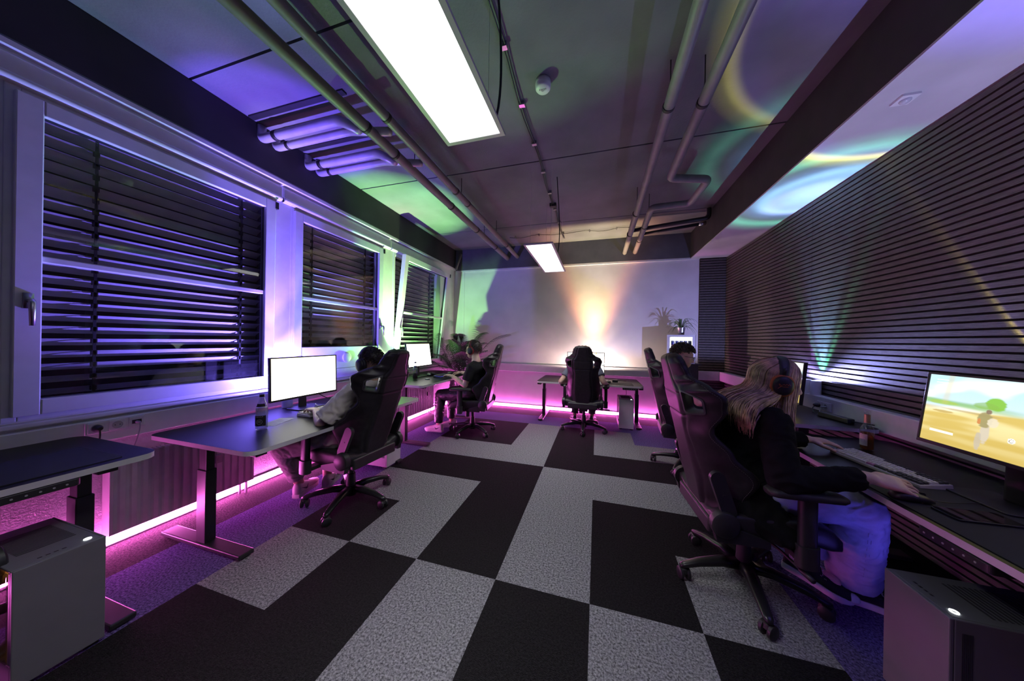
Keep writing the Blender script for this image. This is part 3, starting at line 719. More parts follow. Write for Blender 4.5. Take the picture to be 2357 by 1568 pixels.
def screen_mesh(w, h, f, nx, ny):
    me = bpy.data.meshes.new('screen'); vs = []; fs = []; cols = []
    for j in range(ny):
        for i in range(nx):
            x0, x1, z0, z1 = -w/2+w*i/nx, -w/2+w*(i+1)/nx, h*j/ny, h*(j+1)/ny; o = len(vs)
            vs += [(x0, 0, z0), (x1, 0, z0), (x1, 0, z1), (x0, 0, z1)]; fs.append((o, o+1, o+2, o+3)); cols.append(f((i+.5)/nx, (j+.5)/ny))
    me.from_pydata(vs, [], fs); ca = me.color_attributes.new('picture', 'FLOAT_COLOR', 'CORNER')
    for k, c in enumerate(cols):
        for q in range(4): ca.data[k*4+q].color = (*c, 1)
    return me
def sm(a, b, x): t = max(0, min(1, (x-a)/(b-a))); return t*t*(3-2*t)
def mixc(a, b, t): return tuple(p+(q-p)*t for p, q in zip(a, b))
def game_pic(u, v):
    n = noise.noise(V((u*3, v*14, 1))); n2 = noise.noise(V((u*9, v*60, 4)))
    sky = mixc((.85, .93, 1.05), (.62, .92, 1.0), sm(.2, 1, v))
    sky = mixc(sky, (1.15, 1.15, 1.1), sm(.0, .5, noise.noise(V((u*4, v*5, 7)))+.15))
    sand = mixc((.78, .58, .16), (1.0, .86, .42), sm(-.4, .5, n)); sand = mixc(sand, (.70, .50, .12), sm(.45, .0, v)*.7)
    c = mixc(sand, sky, sm(.53, .60, v+.05*n-.10*u+.05))
    # far hills and bushes
    hz = .60-.04*u
    c = mixc(c, (.25, .55, .12), .8*sm(.05, .0, abs(v-hz-.015)-.012-.01*n)*sm(.75, .3, u))
    def blob(cx, cz, rx, rz, col, soft=.25, k=.95):
        nonlocal c
        d = ((u-cx)/rx)**2+((v-cz)/rz)**2+.35*n2; c = mixc(c, col, k*sm(1+soft, 1-soft, d))
    blob(.43, .68, .055, .085, (.28, .62, .05)); blob(.38, .64, .07, .045, (.30, .55, .10), k=.7); blob(.68, .56, .07, .06, (.28, .52, .10))
    blob(.80, .60, .05, .05, (.30, .6, .12)); blob(.12, .60, .10, .03, (.45, .65, .12), k=.8)
    blob(.70, .83, .06, .03, (.45, .25, .16), k=.9); blob(.72, .78, .015, .05, (.4, .25, .16), k=.8)
    blob(.74, .45, .05, .05, (.35, .22, .08), k=.8); blob(.30, .52, .18, .014, (.55, .42, .22), k=.6); blob(.13, .47, .07, .018, (.55, .36, .08), k=.7)
    if u < .2: c = mixc(c, (.85, .62, .25), .35*sm(.03, .0, abs(u-.13-.05*(v-.6))-.006)*sm(.5, .7, v))
    # small player figure seen from behind
    blob(.395, .29, .026, .14, (.75, .66, .52)); blob(.365, .17, .018, .12, (.62, .55, .45), k=.8); blob(.385, .46, .042, .10, (.42, .36, .16)); blob(.43, .44, .03, .06, (.9, .8, .6), k=.9); blob(.40, .575, .017, .03, (.3, .2, .14)); blob(.355, .43, .010, .04, (.75, .3, .1))
    # interface marks
    if .06 < u < .22 and .155 < v+.22*(0) < .185: c = (1.3, 1.3, 1.2)
    if .06 < u < .22 and .20 < v < .207: c = (.7, .5, .1)
    if .05 < u < .13 and (.925 < v < .935 or .885 < v < .895): c = (1.2, 1.2, 1.15)
    d = sqrt(((u-.535)*1.78)**2+(v-.265)**2)
    if d < .034: c = (1.3, 1.3, 1.2)
    if .016 < d < .022: c = (.35, .28, .15)
    if .66 < u < .9 and .10 < v < .115: c = (1.3, 1.25, 1.1)
    if .80 < u < .86 and .13 < v < .155: c = (1.3, 1.25, 1.1)
    return tuple(max(0, q) for q in c)
def white_pic(u, v):
    n = noise.noise(V((u*6, v*4, 2))); c = mixc((1.0, .97, .86), (1.0, 1.0, .97), sm(-.3, .3, n))
    if v > .985 or u < .01: c = (1, .95, .6)
    return c
def road_pic(u, v):
    c = mixc((.9, .9, .9), (1.15, 1.12, 1.05), sm(.3, .9, v))
    n = noise.noise(V((u*7, v*9, 5)))
    if .36 < v < .48: c = mixc(c, (.25, .25, .24), sm(-.2, .3, n))
    if .74 < v < .98: c = mixc(c, (.55, .55, .5), sm(.0, .3, n))
    if v > .93 and .3 < u < .8 and noise.noise(V((u*40, 1, 1))) > 0: c = (.9, .6, .1)
    return c
SCRM = {}
def monitor(lbl, loc, rz, pic, strength, w=.60, h=.337, tilt=4, lift=.10, nx=96, ny=54, cam_top=None, thick=.02):
    """screen faces local -y"""
    t = thing('monitor', lbl, 'monitor', loc, rz, 'gaming monitors')
    p = thing_plain('display', t); p.location = (0, 0, lift); p.rotation_euler = (R(-tilt), 0, 0)
    b = MB(); b.box(-w/2-.010, w/2+.010, 0, thick, -.016, h+.010); b.box(-w/2-.010, w/2+.010, -.006, 0, -.016, -.0); b.box(-w/2-.010, w/2+.010, -.006, 0, h, h+.010); b.box(-w/2-.010, -w/2, -.006, 0, 0, h); b.box(w/2, w/2+.010, -.006, 0, 0, h)
    b.box(-.2, .2, thick, thick+.03, .05, h-.05)
    b.build('bezel', BLACKP, p, bev=.002)
    me = screen_mesh(w, h, pic, nx, ny); me.materials.append(em_attr('screen_'+pic.__name__, strength)); put('screen', me, p, (0, -.001, 0))
    n = MB(); n.loft([((0, .05, .012), (.035, 0, 0), (0, .012, 0)), ((0, .055, lift+.05), (.032, 0, 0), (0, .012, 0)), ((0, .045, lift+.16), (.03, 0, 0), (0, .016, 0))], 16, 3.5); n.build('stand_neck', BLACKP, t, auto=40)
    f = MB(); f.prism(rrect(-.12, .12, -.09, .09, .02), 0, .010); f.build('stand_foot', BLACKP, t, bev=.003)
    if cam_top is not None:
        c = MB(); c.box(cam_top-.035, cam_top+.035, -.012, .014, h+.012, h+.032); wc = c.build('webcam', BLACKP, p, bev=.004)
        MB().tube([(cam_top, -.0125, h+.022), (cam_top, -.016, h+.022)], .008, 14).build('webcam_light', em('webcam_glow', (.4, .4, 1), 6), wc)
    return t
monitor('bright white monitor beside the capped water bottle', (-.985, .485, .68), pi/2, white_pic, 3.4, tilt=2, lift=.115)
monitor('bright white monitor in front of the open tilted window', (-1.0, 2.27, .76), pi/2, white_pic, 3.4, tilt=9, lift=.155, w=.58, h=.325)
monitor('monitor on the far desk, partly hidden by the chair in front', (1.335, 3.58, .68), 0, road_pic, 2.6, tilt=3, lift=.105)
monitor('monitor behind the head of the blonde person', (3.16, 1.82, .74), -pi/2, game_pic, 1.0, tilt=5, lift=.085, nx=64, ny=36, cam_top=0)
monitor('monitor at the right edge showing a sandy game scene with green bushes', (3.10, .185, .68), -pi/2 + R(1), game_pic, 1.08, tilt=7, lift=.178, nx=220, ny=124, cam_top=.17, w=.60, h=.325)
# little wire clip on top of the left monitor
cord(bez((-1.015, .40, 1.13), (-1.015, .41, 1.15), (-1.015, .47, 1.15), (-1.015, .48, 1.13), 8), .002, 'wire_clip', STEEL)
tag(bpy.data.objects['wire_clip'], 'thin wire clip on top of the monitor beside the water bottle', 'clip')

# lamps: small cans throwing coloured rings upwards
def can_lamp(lbl, loc, power, stops, group='colour uplighters', rad=.045, hgt=.125, body=None, lens=(1, 1, 1), soft=.012):
    t = thing('uplighter', lbl, 'lamp', loc, 0, group)
    MB().lathe([(rad, 0), (rad, hgt), (rad-.004, hgt+.002), (rad-.006, hgt-.012)], 32).build('housing', body or WHITE, t, auto=50)
    MB().lathe([(rad-.006, hgt-.011), (.0001, hgt-.011)], 24).build('lens', em('lens_'+lbl[:9].replace(' ', '_'), lens, 6), t)
    L = bpy.data.lights.new('lamp_beam', 'POINT'); L.energy = power; L.shadow_soft_size = soft; L.use_nodes = True
    nt = L.node_tree; n = nt.nodes; l = nt.links; e = n['Emission']
    tc = n.new('ShaderNodeTexCoord'); sx = n.new('ShaderNodeSeparateXYZ'); l.new(tc.outputs['Normal'], sx.inputs[0])
    ac = n.new('ShaderNodeMath'); ac.operation = 'ARCCOSINE'; l.new(sx.outputs['Z'], ac.inputs[0])
    dv = n.new('ShaderNodeMath'); dv.operation = 'DIVIDE'; l.new(ac.outputs[0], dv.inputs[0]); dv.inputs[1].default_value = pi/2
    rp = n.new('ShaderNodeValToRGB'); el = rp.color_ramp.elements
    while len(el) > 1: el.remove(el[-1])
    for k, (deg, col) in enumerate(stops):
        q = el[0] if k == 0 else el.new(min(1, deg/90)); q.position = min(1, deg/90); q.color = (*col, 1)
    l.new(dv.outputs[0], rp.inputs['Fac']); l.new(rp.outputs['Color'], e.inputs['Color']); e.inputs['Strength'].default_value = 1
    o = bpy.data.objects.new('lamp_beam', L); COL.objects.link(o); o.parent = t; o.location = (0, 0, hgt+.01)
    return t
VIO, LAV = (.20, .13, 1.0), (.34, .30, 1.0)
can_lamp('violet uplighter behind the monitor by the water bottle', (-1.158, .44, .68), 1800,
         [(0, (.16, .12, .42)), (9, (.085, .052, .42)), (15, (.072, .042, .42)), (18, (.030, .020, .13)), (24, (.017, .0115, .08)), (28, (.028, .018, .135)), (45, (.026, .017, .125)), (60, (.026, .017, .125)), (74, (.010, .007, .05)), (88, (.007, .005, .036)), (90, (0, 0, 0))], lens=(.6, .5, 1), rad=.04)
can_lamp('green uplighter by the far left monitor', (-1.22, 2.06, .76), 820,
         [(0, (.75, 1, .45)), (8, (.5, 1, .34)), (18, (.34, .95, .24)), (22, (.20, .6, .15)), (25, (.012, .022, .012)), (30, (.005, .007, .005)), (42, (.005, .006, .004)), (50, (.11, .28, .08)), (68, (.09, .23, .065)), (80, (.022, .045, .02)), (88, (.015, .03, .016)), (90, (0, 0, 0))], lens=(.6, 1, .5))
can_lamp('warm uplighter hidden behind the far desk monitor', (1.455, 3.70, .68), 560,
         [(0, (1, .84, .46)), (9, (1, .80, .46)), (15, (.9, .64, .34)), (19, (.75, .38, .20)), (24, (.30, .15, .10)), (28, (.12, .085, .065)), (40, (.06, .045, .04)), (60, (.085, .062, .055)), (74, (.14, .10, .085)), (86, (.13, .095, .08)), (90, (0, 0, 0))], lens=(1, .9, .6), rad=.035)
can_lamp('pale cyan uplighter on the trunking behind the blonde person', (3.447, 1.83, .863), 240,
         [(0, (.45, .85, 1)), (6, (.30, .68, 1)), (10, (.22, .5, .95)), (13, (.30, .70, 1)), (16, (.06, .20, .32)), (19, (.03, .14, .10)), (22, (.10, .60, .36)), (25, (.03, .18, .11)), (28, (.010, .014, .02)), (42, (.010, .012, .026)), (58, (.13, .14, .36)), (86, (.20, .21, .52)), (90, (0, 0, 0))], lens=(.6, .9, 1), rad=.038)
can_lamp('slim violet uplighter beside the pale cyan one on the trunking', (3.452, 1.95, .863), 90,
         [(0, (.25, .2, 1)), (7, (.3, .2, 1)), (10, (.4, .25, 1)), (13, (.03, .02, .12)), (60, (.01, .01, .03)), (90, (0, 0, 0))], lens=(.6, .6, 1), rad=.032)
can_lamp('uplighter throwing a yellow ring, behind the monitor at the right edge', (3.452, .33, .863), 330,
         [(0, (.10, .105, .17)), (24, (.10, .105, .17)), (27.6, (.15, .13, .34)), (28.6, (.9, .80, .45)), (29.3, (1, .92, .20)), (30.0, (.35, .34, .05)), (32, (.010, .013, .010)), (60, (.006, .006, .010)), (90, (0, 0, 0))], lens=(.8, .8, 1), rad=.034, soft=.003)
can_lamp('uplighter outside the right edge of the photo on the trunking', (3.452, -.95, .863), 620,
         [(0, (.20, .14, 1)), (20, (.17, .115, .9)), (32, (.12, .08, .65)), (40, (.015, .012, .05)), (90, (0, 0, 0))], lens=(.5, .4, 1), rad=.034)
# ---------------------------------------------------------------- bottles
def liquid(name, col, rough=.02):
    if name in MATS: return MATS[name]
    m = bpy.data.materials.new(name); m.use_nodes = True; nt = m.node_tree; n = nt.nodes; b = n['Principled BSDF']
    b.inputs['Base Color'].default_value = (*col, 1); b.inputs['Roughness'].default_value = .15
    mx = n.new('ShaderNodeMixShader'); t = n.new('ShaderNodeBsdfTransparent'); t.inputs[0].default_value = (*[c**.6 for c in col], 1); mx.inputs[0].default_value = .35
    nt.links.new(t.outputs[0], mx.inputs[1]); nt.links.new(b.outputs[0], mx.inputs[2]); nt.links.new(mx.outputs[0], n['Material Output'].inputs[0])
    MATS[name] = m; return m
BOTG = glass('bottle_glass', (.90, .92, .92), .30, .02)
def bottle(lbl, loc, prof, fill, fillmat, labels, cap=None, capmat=None, marks=True, rot=0):
    t = thing('bottle', lbl, 'bottle', loc, rot)
    MB().lathe([(.0001, .002)]+prof+[(prof[-1][0]-.003, prof[-1][1])], 28).build('glass_body', BOTG, t, auto=60)
    inner = [(r-.0035, z) for r, z in prof if z < fill]; inner.append((lerp_tab(list((z, r) for r, z in prof), fill)-.0035, fill))
    MB().lathe([(.0001, .006)]+[(r, max(z, .006)) for r, z in inner]+[(.0001, fill)], 28).build('liquid', fillmat, t, smooth=True)
    for z0, z1, a0, a1, mt, mk in labels:
        m = MB(); n = 18; rz = [(lerp_tab(list((z, r) for r, z in prof), z)+.0006) for z in (z0, (z0+z1)/2, z1)]
        vs = [(rz[j]*cos(R(a0+(a1-a0)*k/n)), rz[j]*sin(R(a0+(a1-a0)*k/n)), (z0, (z0+z1)/2, z1)[j]) for j in range(3) for k in range(n+1)]
        m._add(vs, [(j*(n+1)+k, j*(n+1)+k+1, (j+1)*(n+1)+k+1, (j+1)*(n+1)+k) for j in range(2) for k in range(n)])
        lb = m.build('label', mt, t, smooth=True)
        if mk:
            p = MB(); r = max(rz)+.0012; ac = (a0+a1)/2; zc = (z0+z1)/2
            P = lambda a, z: (r*cos(R(a)), r*sin(R(a)), z)
            p.tube([P(ac+26*cos(q), zc-.006+.016*sin(q)) for q in [2*pi*k/20 for k in range(20)]], .0009, 4, closed=True)
            for k in range(7): p.tube([P(ac-34+10*k, z1-.010), P(ac-30+10*k, z1-.004-.004*(k % 2))], .0009, 4)
            for k in range(4): p.tube([P(ac-14+9*k, zc-.012), P(ac-16+9*k, zc+.004)], .0009, 4)
            p.tube([P(ac-34, z0+.005), P(ac+34, z0+.005)], .0007, 4)
            p.build('label_print', PAPERL, lb)
    if cap: MB().lathe([(.0145, cap[0]), (.0150, cap[0]+.004), (.0145, cap[1]-.002), (.0001, cap[1])], 18).build('cap', capmat, t, auto=40)
    return t
PAPERL = pm('pale_label_ink', (.62, .62, .62), .7)
LBD = pm('black_label_paper', (.02, .02, .024), .6)
LBW = pm('cream_label_paper', (.6, .52, .42), .7)
LBO = pm('gold_foil_label', (.50, .34, .16), .4, metal=.3)
P05 = [(.030, .002), (.034, .008), (.0345, .13), (.033, .145), (.025, .172), (.0165, .198), (.0135, .212), (.0135, .225), (.0150, .228), (.0150, .232), (.0130, .236)]
bottle('clear glass bottle with dark label and black cap on the near left desk', (-.672, -.085, .68), P05, .150, liquid('clear_water', (.75, .78, .8)),
       [(.030, .100, -115, 5, LBD, True), (.158, .178, -110, 5, LBD, False)], (.222, .242), BLACKP)
bottle('half full cola bottle on the desk by the open window', (-.86, 1.93, .76), P05, .085, liquid('dark_cola', (.03, .008, .005)), [(.160, .185, -120, 10, LBD, False)], (.222, .24), BLACKP)
PB = [(.028, .002), (.0305, .008), (.0305, .118), (.028, .132), (.018, .150), (.0135, .165), (.0125, .20), (.0125, .226), (.0140, .228), (.0140, .236), (.0125, .238)]
bottle('open beer bottle with amber beer on the right desk', (3.115, .815, .68), PB, .105, liquid('amber_beer', (.55, .24, .03)), [(.028, .098, 165, 240, LBW, True), (.165, .215, 0, 360, LBO, False)])

# ---------------------------------------------------------------- keyboards, mice, mats and small things on the desks
KEYW, KEYD, KEYP = pm('white_keycap', (.62, .6, .58), .5, var=.03), pm('dark_keycap', (.05, .05, .06), .5), pm('mauve_keycap', (.45, .18, .38), .5)
def keycap_mesh(name, w, mat, d=.0165, h=.0085):
    m = MB(); a = w/2-.0008; b = d/2-.0008; q = [(-a, -b), (a, -b), (a, b), (-a, b)]; s = .78
    vs = [(x, y, 0) for x, y in q]+[(x*.86 if w < .03 else x*(1-.0025/a), y*s+.0008, h) for x, y in q]
    m._add(vs, [(0, 1, 2, 3), (4, 5, 6, 7)]+[(i, (i+1) % 4, (i+1) % 4+4, i+4) for i in range(4)]); return m.mesh(name, mat)
ROWS = [[1]*15, [1]*13+[2], [1.5]+[1]*12+[1.5], [1.75]+[1]*11+[2.25], [2.25]+[1]*10+[1.75, 1], [1.25, 1.25, 1.25, 6.25, 1, 1, 1, 1, 1]]
def keyboard(lbl, loc, rz, base, colf, split, cordpts=None, numpad=False, glow=None):
    """typed from local -y; keys as parts when split"""
    t = thing('keyboard', lbl, 'keyboard', loc, rz); U = .0187; W = 15*U+(7.5*U if numpad else 0); D = 6*U+.006
    b = MB(); b._add([(-W/2-.006, -D/2-.004, 0), (W/2+.006, -D/2-.004, 0), (W/2+.006, D/2+.006, 0), (-W/2-.006, D/2+.006, 0), (-W/2-.004, -D/2-.002, .014), (W/2+.004, -D/2-.002, .014), (W/2+.004, D/2+.004, .026), (-W/2-.004, D/2+.004, .026)], [(0, 1, 2, 3), (4, 5, 6, 7), (0, 1, 5, 4), (1, 2, 6, 5), (2, 3, 7, 6), (3, 0, 4, 7)])
    b.build('keyboard_body', base, t, bev=.003)
    cache = {}; mm = MB(); tilt = atan2(.012, D)
    def key(x, r, w):
        y = D/2-.003-U/2-U*r; z = .0145+.012*(y+D/2)/D; mt = colf(x/W+.5, r)
        if split:
            kk = (w, mt.name)
            if kk not in cache: cache[kk] = keycap_mesh('keycap', w*U-.0015, mt)
            put('keycap', cache[kk], t, (x, y, z), (tilt, 0, 0))
        else:
            a, c = w*U/2-.0013, U/2-.0013; mm.box(x-a, x+a, y-c, y+c, z+.002, z+.009)
    for r, row in enumerate(ROWS):
        x = -W/2
        for w in row: key(x+w*U/2, r, w); x += w*U
        if numpad:
            for k in range(7): key(-W/2+15.25*U+U*(k+.5)+(.25*U if k > 2 else 0), r, 1)
    if not split: mm.build('keycaps', colf(0, 0), t)
    if glow: MB().box(-W/2+.002, W/2-.002, -D/2+.004, D/2-.004, -.0003, .0003, Matrix.Translation((0, 0, .0225)) @ Matrix.Rotation(tilt, 4, 'X')).build('key_glow', glow, t)
    return t
keyboard('small white keyboard under the hand of the person in the pale t-shirt', (-.72, .385, .68), pi/2+R(3), KEYW, lambda f, r: KEYW, True)
KEYB = em('blue_key_light', (.10, .10, .9), 2.2)
keyboard('black keyboard with blue lit keys on the desk by the open window', (-.68, 2.33, .76), pi/2+R(4), BLACKP, lambda f, r: KEYD, False, glow=KEYB)
keyboard('dark keyboard on the right wall desk behind the nearest chair', (2.96, 1.62, .744), -pi/2-R(5), BLACKP, lambda f, r: pm('grey_lit_keycap', (.22, .22, .24), .3), False)
keyboard('dark keyboard on the far desk in front of the monitor', (1.36, 3.20, .68), 0, BLACKP, lambda f, r: KEYD, False)
def rcol(f, r):
    if r == 5 and .35 < f < .55: return KEYP
    if f > .78 and (r in (0, 1, 5)): return KEYD
    if r in (0, 5) and f > .42: return KEYD
    if r == 4 and f > .70: return KEYD
    return KEYW
keyboard('white and black mechanical keyboard below the beer bottle on the right desk', (2.945, .475, .681), R(-82), pm('keyboard_case_cream', (.45, .42, .38), .4), rcol, True, numpad=True)
def mouse(lbl, loc, rz, mat=BLACKP, cable=None):
    t = thing('computer_mouse', lbl, 'mouse', loc, rz)
    m = MB(); m.loft([((0, -.058, .010), (.018, 0, 0), (0, 0, .008)), ((0, -.045, .016), (.028, 0, 0), (0, 0, .015)), ((0, -.01, .019), (.031, 0, 0), (0, 0, .019)), ((0, .03, .016), (.029, 0, 0), (0, 0, .015)), ((0, .056, .010), (.022, 0, 0), (0, 0, .008))], 18, 2.6); m.build('mouse_body', mat, t, smooth=True)
    MB().tube([(-.004, .032, .030), (.004, .032, .030)], .009, 12).build('scroll_wheel', RUBBER, t)
    if cable: cord([V(p)-V(loc) if False else V(p) for p in cable], .0018, 'mouse_cable', BLACKP, t)
    return t
mouse('black mouse under the right hand of the blonde person', (2.765, .10, .684), -pi/2+R(-4), cable=bez((0, .058, .012), (.0, .16, .004), (-.10, .22, .004), (-.06, .36, .003), 14))
mouse('black mouse on the desk by the open window', (-.71, 2.66, .764), pi/2)
mouse('black mouse on the far desk right of the sitting person', (1.70, 3.21, .684), 0)
def mat(lbl, loc, rz, w, d, lines=False):
    t = tag(MB().prism(rrect(-w/2, w/2, -d/2, d/2, .012), 0, .003).build('mouse_mat', MAT_, None, loc=loc, rot=(0, 0, rz)), lbl, 'mouse mat')
    if lines:
        m = MB()
        for k in range(3): m.tube([(-w*.46+.02*k, -d*.30+.05*k, .0032), (-w*.38+.02*k, -d*.18+.05*k, .0034), (-w*.30+.03*k, -d*.21+.07*k, .0032)], .0009, 4)
        m.build('printed_mark', pm('grey_mat_print', (.2, .2, .23), .7), t)
    return t
mat('wide black desk mat under the mouse hand on the right desk', (2.905, -.08, .680), -pi/2, .74, .40)
mat('black mouse mat on the empty left desk', (-.83, -1.10, .730), pi/2, .80, .38, True)
mat('brown black mouse mat on the right half of the far desk', (1.83, 3.17, .680), 0, .42, .26)
mat('black mouse mat on the desk by the open window', (-.70, 2.66, .760), pi/2, .30, .26)
# paper sheet by the bottle, flat box and cables behind the white keyboard, usb dongle
t = tag(MB().box(-.055, .055, -.105, .105, 0, .0006).build('paper_sheet', pm('grey_blue_paper', (.5, .5, .55), .7, var=.06), None, loc=(-.755, .075, .6805), rot=(0, 0, R(20))), 'sheet of paper lying between the water bottle and the white keyboard', 'paper')
m = MB(); [m.box(-.045, .02+.02*(k % 3), -.09+.02*k, -.085+.02*k, .0006, .0009) for k in range(9)]; m.build('printed_line', pm('grey_ink', (.25, .25, .3), .7), t)
tag(MB().box(-.07, .07, -.11, .11, 0, .045).build('black_box', BLACKP, None, bev=.006, loc=(-1.03, .98, .68), rot=(0, 0, R(8))), 'flat black box on the desk right of the white keyboard', 'box')
cord(bez((-1.06, .62, .80), (-.98, .66, .74), (-1.0, .74, .685), (-1.04, .90, .70), 16), .004, 'monitor_cable', BLACKP); tag(bpy.data.objects['monitor_cable'], 'black cable drooping from the monitor beside the water bottle', 'cable')
cord(bez((-.86, .50, .70), (-.90, .47, .73), (-.93, .54, .70), (-1.02, .60, .69), 14), .003, 'keyboard_cable', pm('white_cable', (.6, .6, .65), .5)); tag(bpy.data.objects['keyboard_cable'], 'white coiled cable behind the small white keyboard', 'cable')
def gamepad(lbl, loc, rz):
    t = thing('game_controller', lbl, 'controller', loc, rz)
    m = MB(); m.loft([((-.045, 0, .022), (0, .02, 0), (0, 0, .014)), ((-.02, .006, .026), (0, .03, 0), (0, 0, .017)), ((.02, .006, .026), (0, .03, 0), (0, 0, .017)), ((.045, 0, .022), (0, .02, 0), (0, 0, .014))], 16)
    m.limb([(-.045, 0, .024), (-.066, -.05, .020)], [.023, .014], 12); m.limb([(.045, 0, .024), (.066, -.05, .020)], [.023, .014], 12)
    m.build('controller_body', BLACKP, t, smooth=True)
    for x, y in ((-.03, .008), (.018, -.012)): MB().tube([(x, y, .038), (x, y, .050)], [.006, .009], 12).build('thumb_stick', RUBBER, t)
    b = MB(); [b.tube([(.036+.008*dx, .010+.008*dy, .036), (.036+.008*dx, .010+.008*dy, .043)], .004, 8) for dx, dy in ((1, 0), (-1, 0), (0, 1), (0, -1))]; b.build('button', GLOSSB, t)
gamepad('black game controller in front of the far left monitor', (-.90, 2.36, .76), pi/2)
tag(MB().prism(rrect(-.02, .02, -.035, .035, .006), 0, .012).build('car_key_fob', pm('fob_plastic', (.10, .16, .16), .35), None, bev=.003, loc=(-.70, 1.98, .76), rot=(0, 0, R(60))), 'small dark key fob on the desk by the cola bottle', 'key fob')
t = thing('smartphone', 'dark tablet like phone lying face up at the right desk front, mirroring the screen', 'phone', (2.88, .012, .683), R(-86))
MB().prism(rrect(-.046, .046, -.096, .096, .009), 0, .008).build('phone_body', BLACKP, t, bev=.002)
MB().prism(rrect(-.044, .044, -.094, .094, .008), .008, .0085).build('phone_glass', pm('phone_mirror_glass', (.01, .01, .012), .03, spec=1.0, coat=1), t)
t = thing('power_strip', 'black power strip lying at the back of the right desk', 'power strip', (3.30, 1.36, .7402), R(-80))
MB().box(-.12, .12, -.025, .025, 0, .035).build('strip_body', BLACKP, t, bev=.006); cord(bez((.12, 0, .02), (.2, .05, .02), (.2, .1, .01), (.15, .12, .01)), .004, 'strip_cable', BLACKP, t)
t = thing('power_strip', 'small black socket block on the far desk', 'power strip', (1.80, 3.36, .68), R(8))
MB().box(-.04, .04, -.025, .025, 0, .035).build('strip_body', BLACKP, t, bev=.005); cord(bez((.04, 0, .02), (.09, .03, .03), (.14, .06, .01), (.19, .09, .012)), .005, 'strip_cable', BLACKP, t)

# ---------------------------------------------------------------- wall sockets and plugs
SOCK = pm('socket_white_plastic', (.66, .66, .68), .35, var=.02)
def sockets(lbl, M_, n, data):
    t = thing('socket_panel', lbl, 'socket', (0, 0, 0)); t.matrix_world = M_   # local: x along wall, z up, -y out of wall
    m = MB(); w = .078*n; m.box(-w/2, w/2, -.012, .0, -.036, .036); m.build('cover_plate', SOCK, t, bev=.003)
    for k in range(n):
        x = -w/2+.039+.078*k
        f = MB(); f.box(x-.031, x+.031, -.0165, -.012, -.030, .030); fo = f.build('socket_insert', SOCK, t, bev=.002)
        if k in data:
            MB().box(x-.020, x+.020, -.018, -.016, -.012, .012).build('data_port', BLACKP, fo)
        else:
            MB().lathe([(.0215, .0), (.0215, .003), (.019, .003), (.019, .0005), (.0001, .0005)], 26, Matrix.Translation((x, -.0165, 0)) @ Matrix.Rotation(pi/2, 4, 'X')).build('socket_well', pm('socket_shadow_plastic', (.4, .4, .42), .5), fo, auto=40)
            h = MB(); [h.tube([(x+dx, -.0168, dz), (x+dx, -.0178, dz)], .0027, 8) for dx, dz in ((-.0095, 0), (.0095, 0))]; h.build('socket_hole', BLACKP, fo)
    return t
ML = Matrix.Translation((XL+.050, -.475, .758)) @ Matrix.Rotation(pi/2, 4, 'Z')
sockets('white triple socket panel on the trunking below the nearest window', ML, 3, (2,))
MR = Matrix.Translation((XR-.085, 1.66, .79)) @ Matrix.Rotation(-pi/2, 4, 'Z')
sockets('white double socket panel on the right trunking beside the uplighters', MR, 2, ())
def plug(lbl, loc, out, pts, col=BLACKP, r=.018, cr=.004):
    t = thing('plug', lbl, 'plug', loc); o = V(out)
    MB().tube([V((0, 0, 0)), o*.02, o*.038], [r, r, r*.55], 16).build('plug_body', col, t, auto=50)
    cord([o*.03]+[V(p)-V(loc) for p in pts], cr, 'plug_cable', col, t, 8); return t
plug('black round plug in the first socket below the nearest window', (XL+.068, -.553, .758), (1, 0, 0), bez((XL+.10, -.553, .75), (XL+.11, -.55, .70), (XL+.09, -.56, .60), (XL+.06, -.60, .40)))
plug('pale network plug in the data socket below the nearest window', (XL+.068, -.397, .755), (1, 0, 0), bez((XL+.10, -.397, .75), (XL+.12, -.40, .70), (XL+.10, -.42, .62), (XL+.08, -.44, .50)), pm('grey_network_cable', (.35, .35, .4), .5), .008, .003)
plug('black plug in the right trunking socket near the uplighters', (XR-.103, 1.70, .79), (-1, 0, 0), bez((XR-.13, 1.70, .78), (XR-.17, 1.69, .765), (XR-.16, 1.66, .745), (XR-.20, 1.60, .7425)))
plug('grey plug in the second right trunking socket', (XR-.103, 1.62, .79), (-1, 0, 0), bez((XR-.13, 1.62, .78), (XR-.17, 1.60, .765), (XR-.16, 1.57, .745), (XR-.22, 1.52, .7425)), pm('grey_network_cable', (.35, .35, .4), .5), .008, .003)
# drooping cables under desks
for nm, lb, p in (('desk_cable', 'black cable hanging under the empty left desk beside its leg', bez((-1.02, -.86, .70), (-1.05, -.93, .56), (-1.12, -.98, .5), (-1.14, -.98, .46), 12)),
                  ('desk_cable', 'black cable hanging under the desk by the open window', bez((-.55, 2.50, .73), (-.56, 2.45, .62), (-.62, 2.40, .55), (-.70, 2.38, .35), 12)),
                  ('desk_cable', 'black cable loop from the far desk down to the white tower', bez((1.92, 3.50, .66), (1.95, 3.50, .58), (2.0, 3.50, .55), (1.98, 3.52, .46), 12)),
                  ('desk_cable', 'thin black cable hanging behind the knees of the person at the far desk', bez((1.02, 3.2, .65), (1.0, 3.2, .55), (1.06, 3.2, .5), (1.08, 3.2, .64), 12))):
    cord(p, .004, nm, BLACKP); o = [q for q in bpy.data.objects if q.name.startswith(nm)][-1]; tag(o, lb, 'cable')
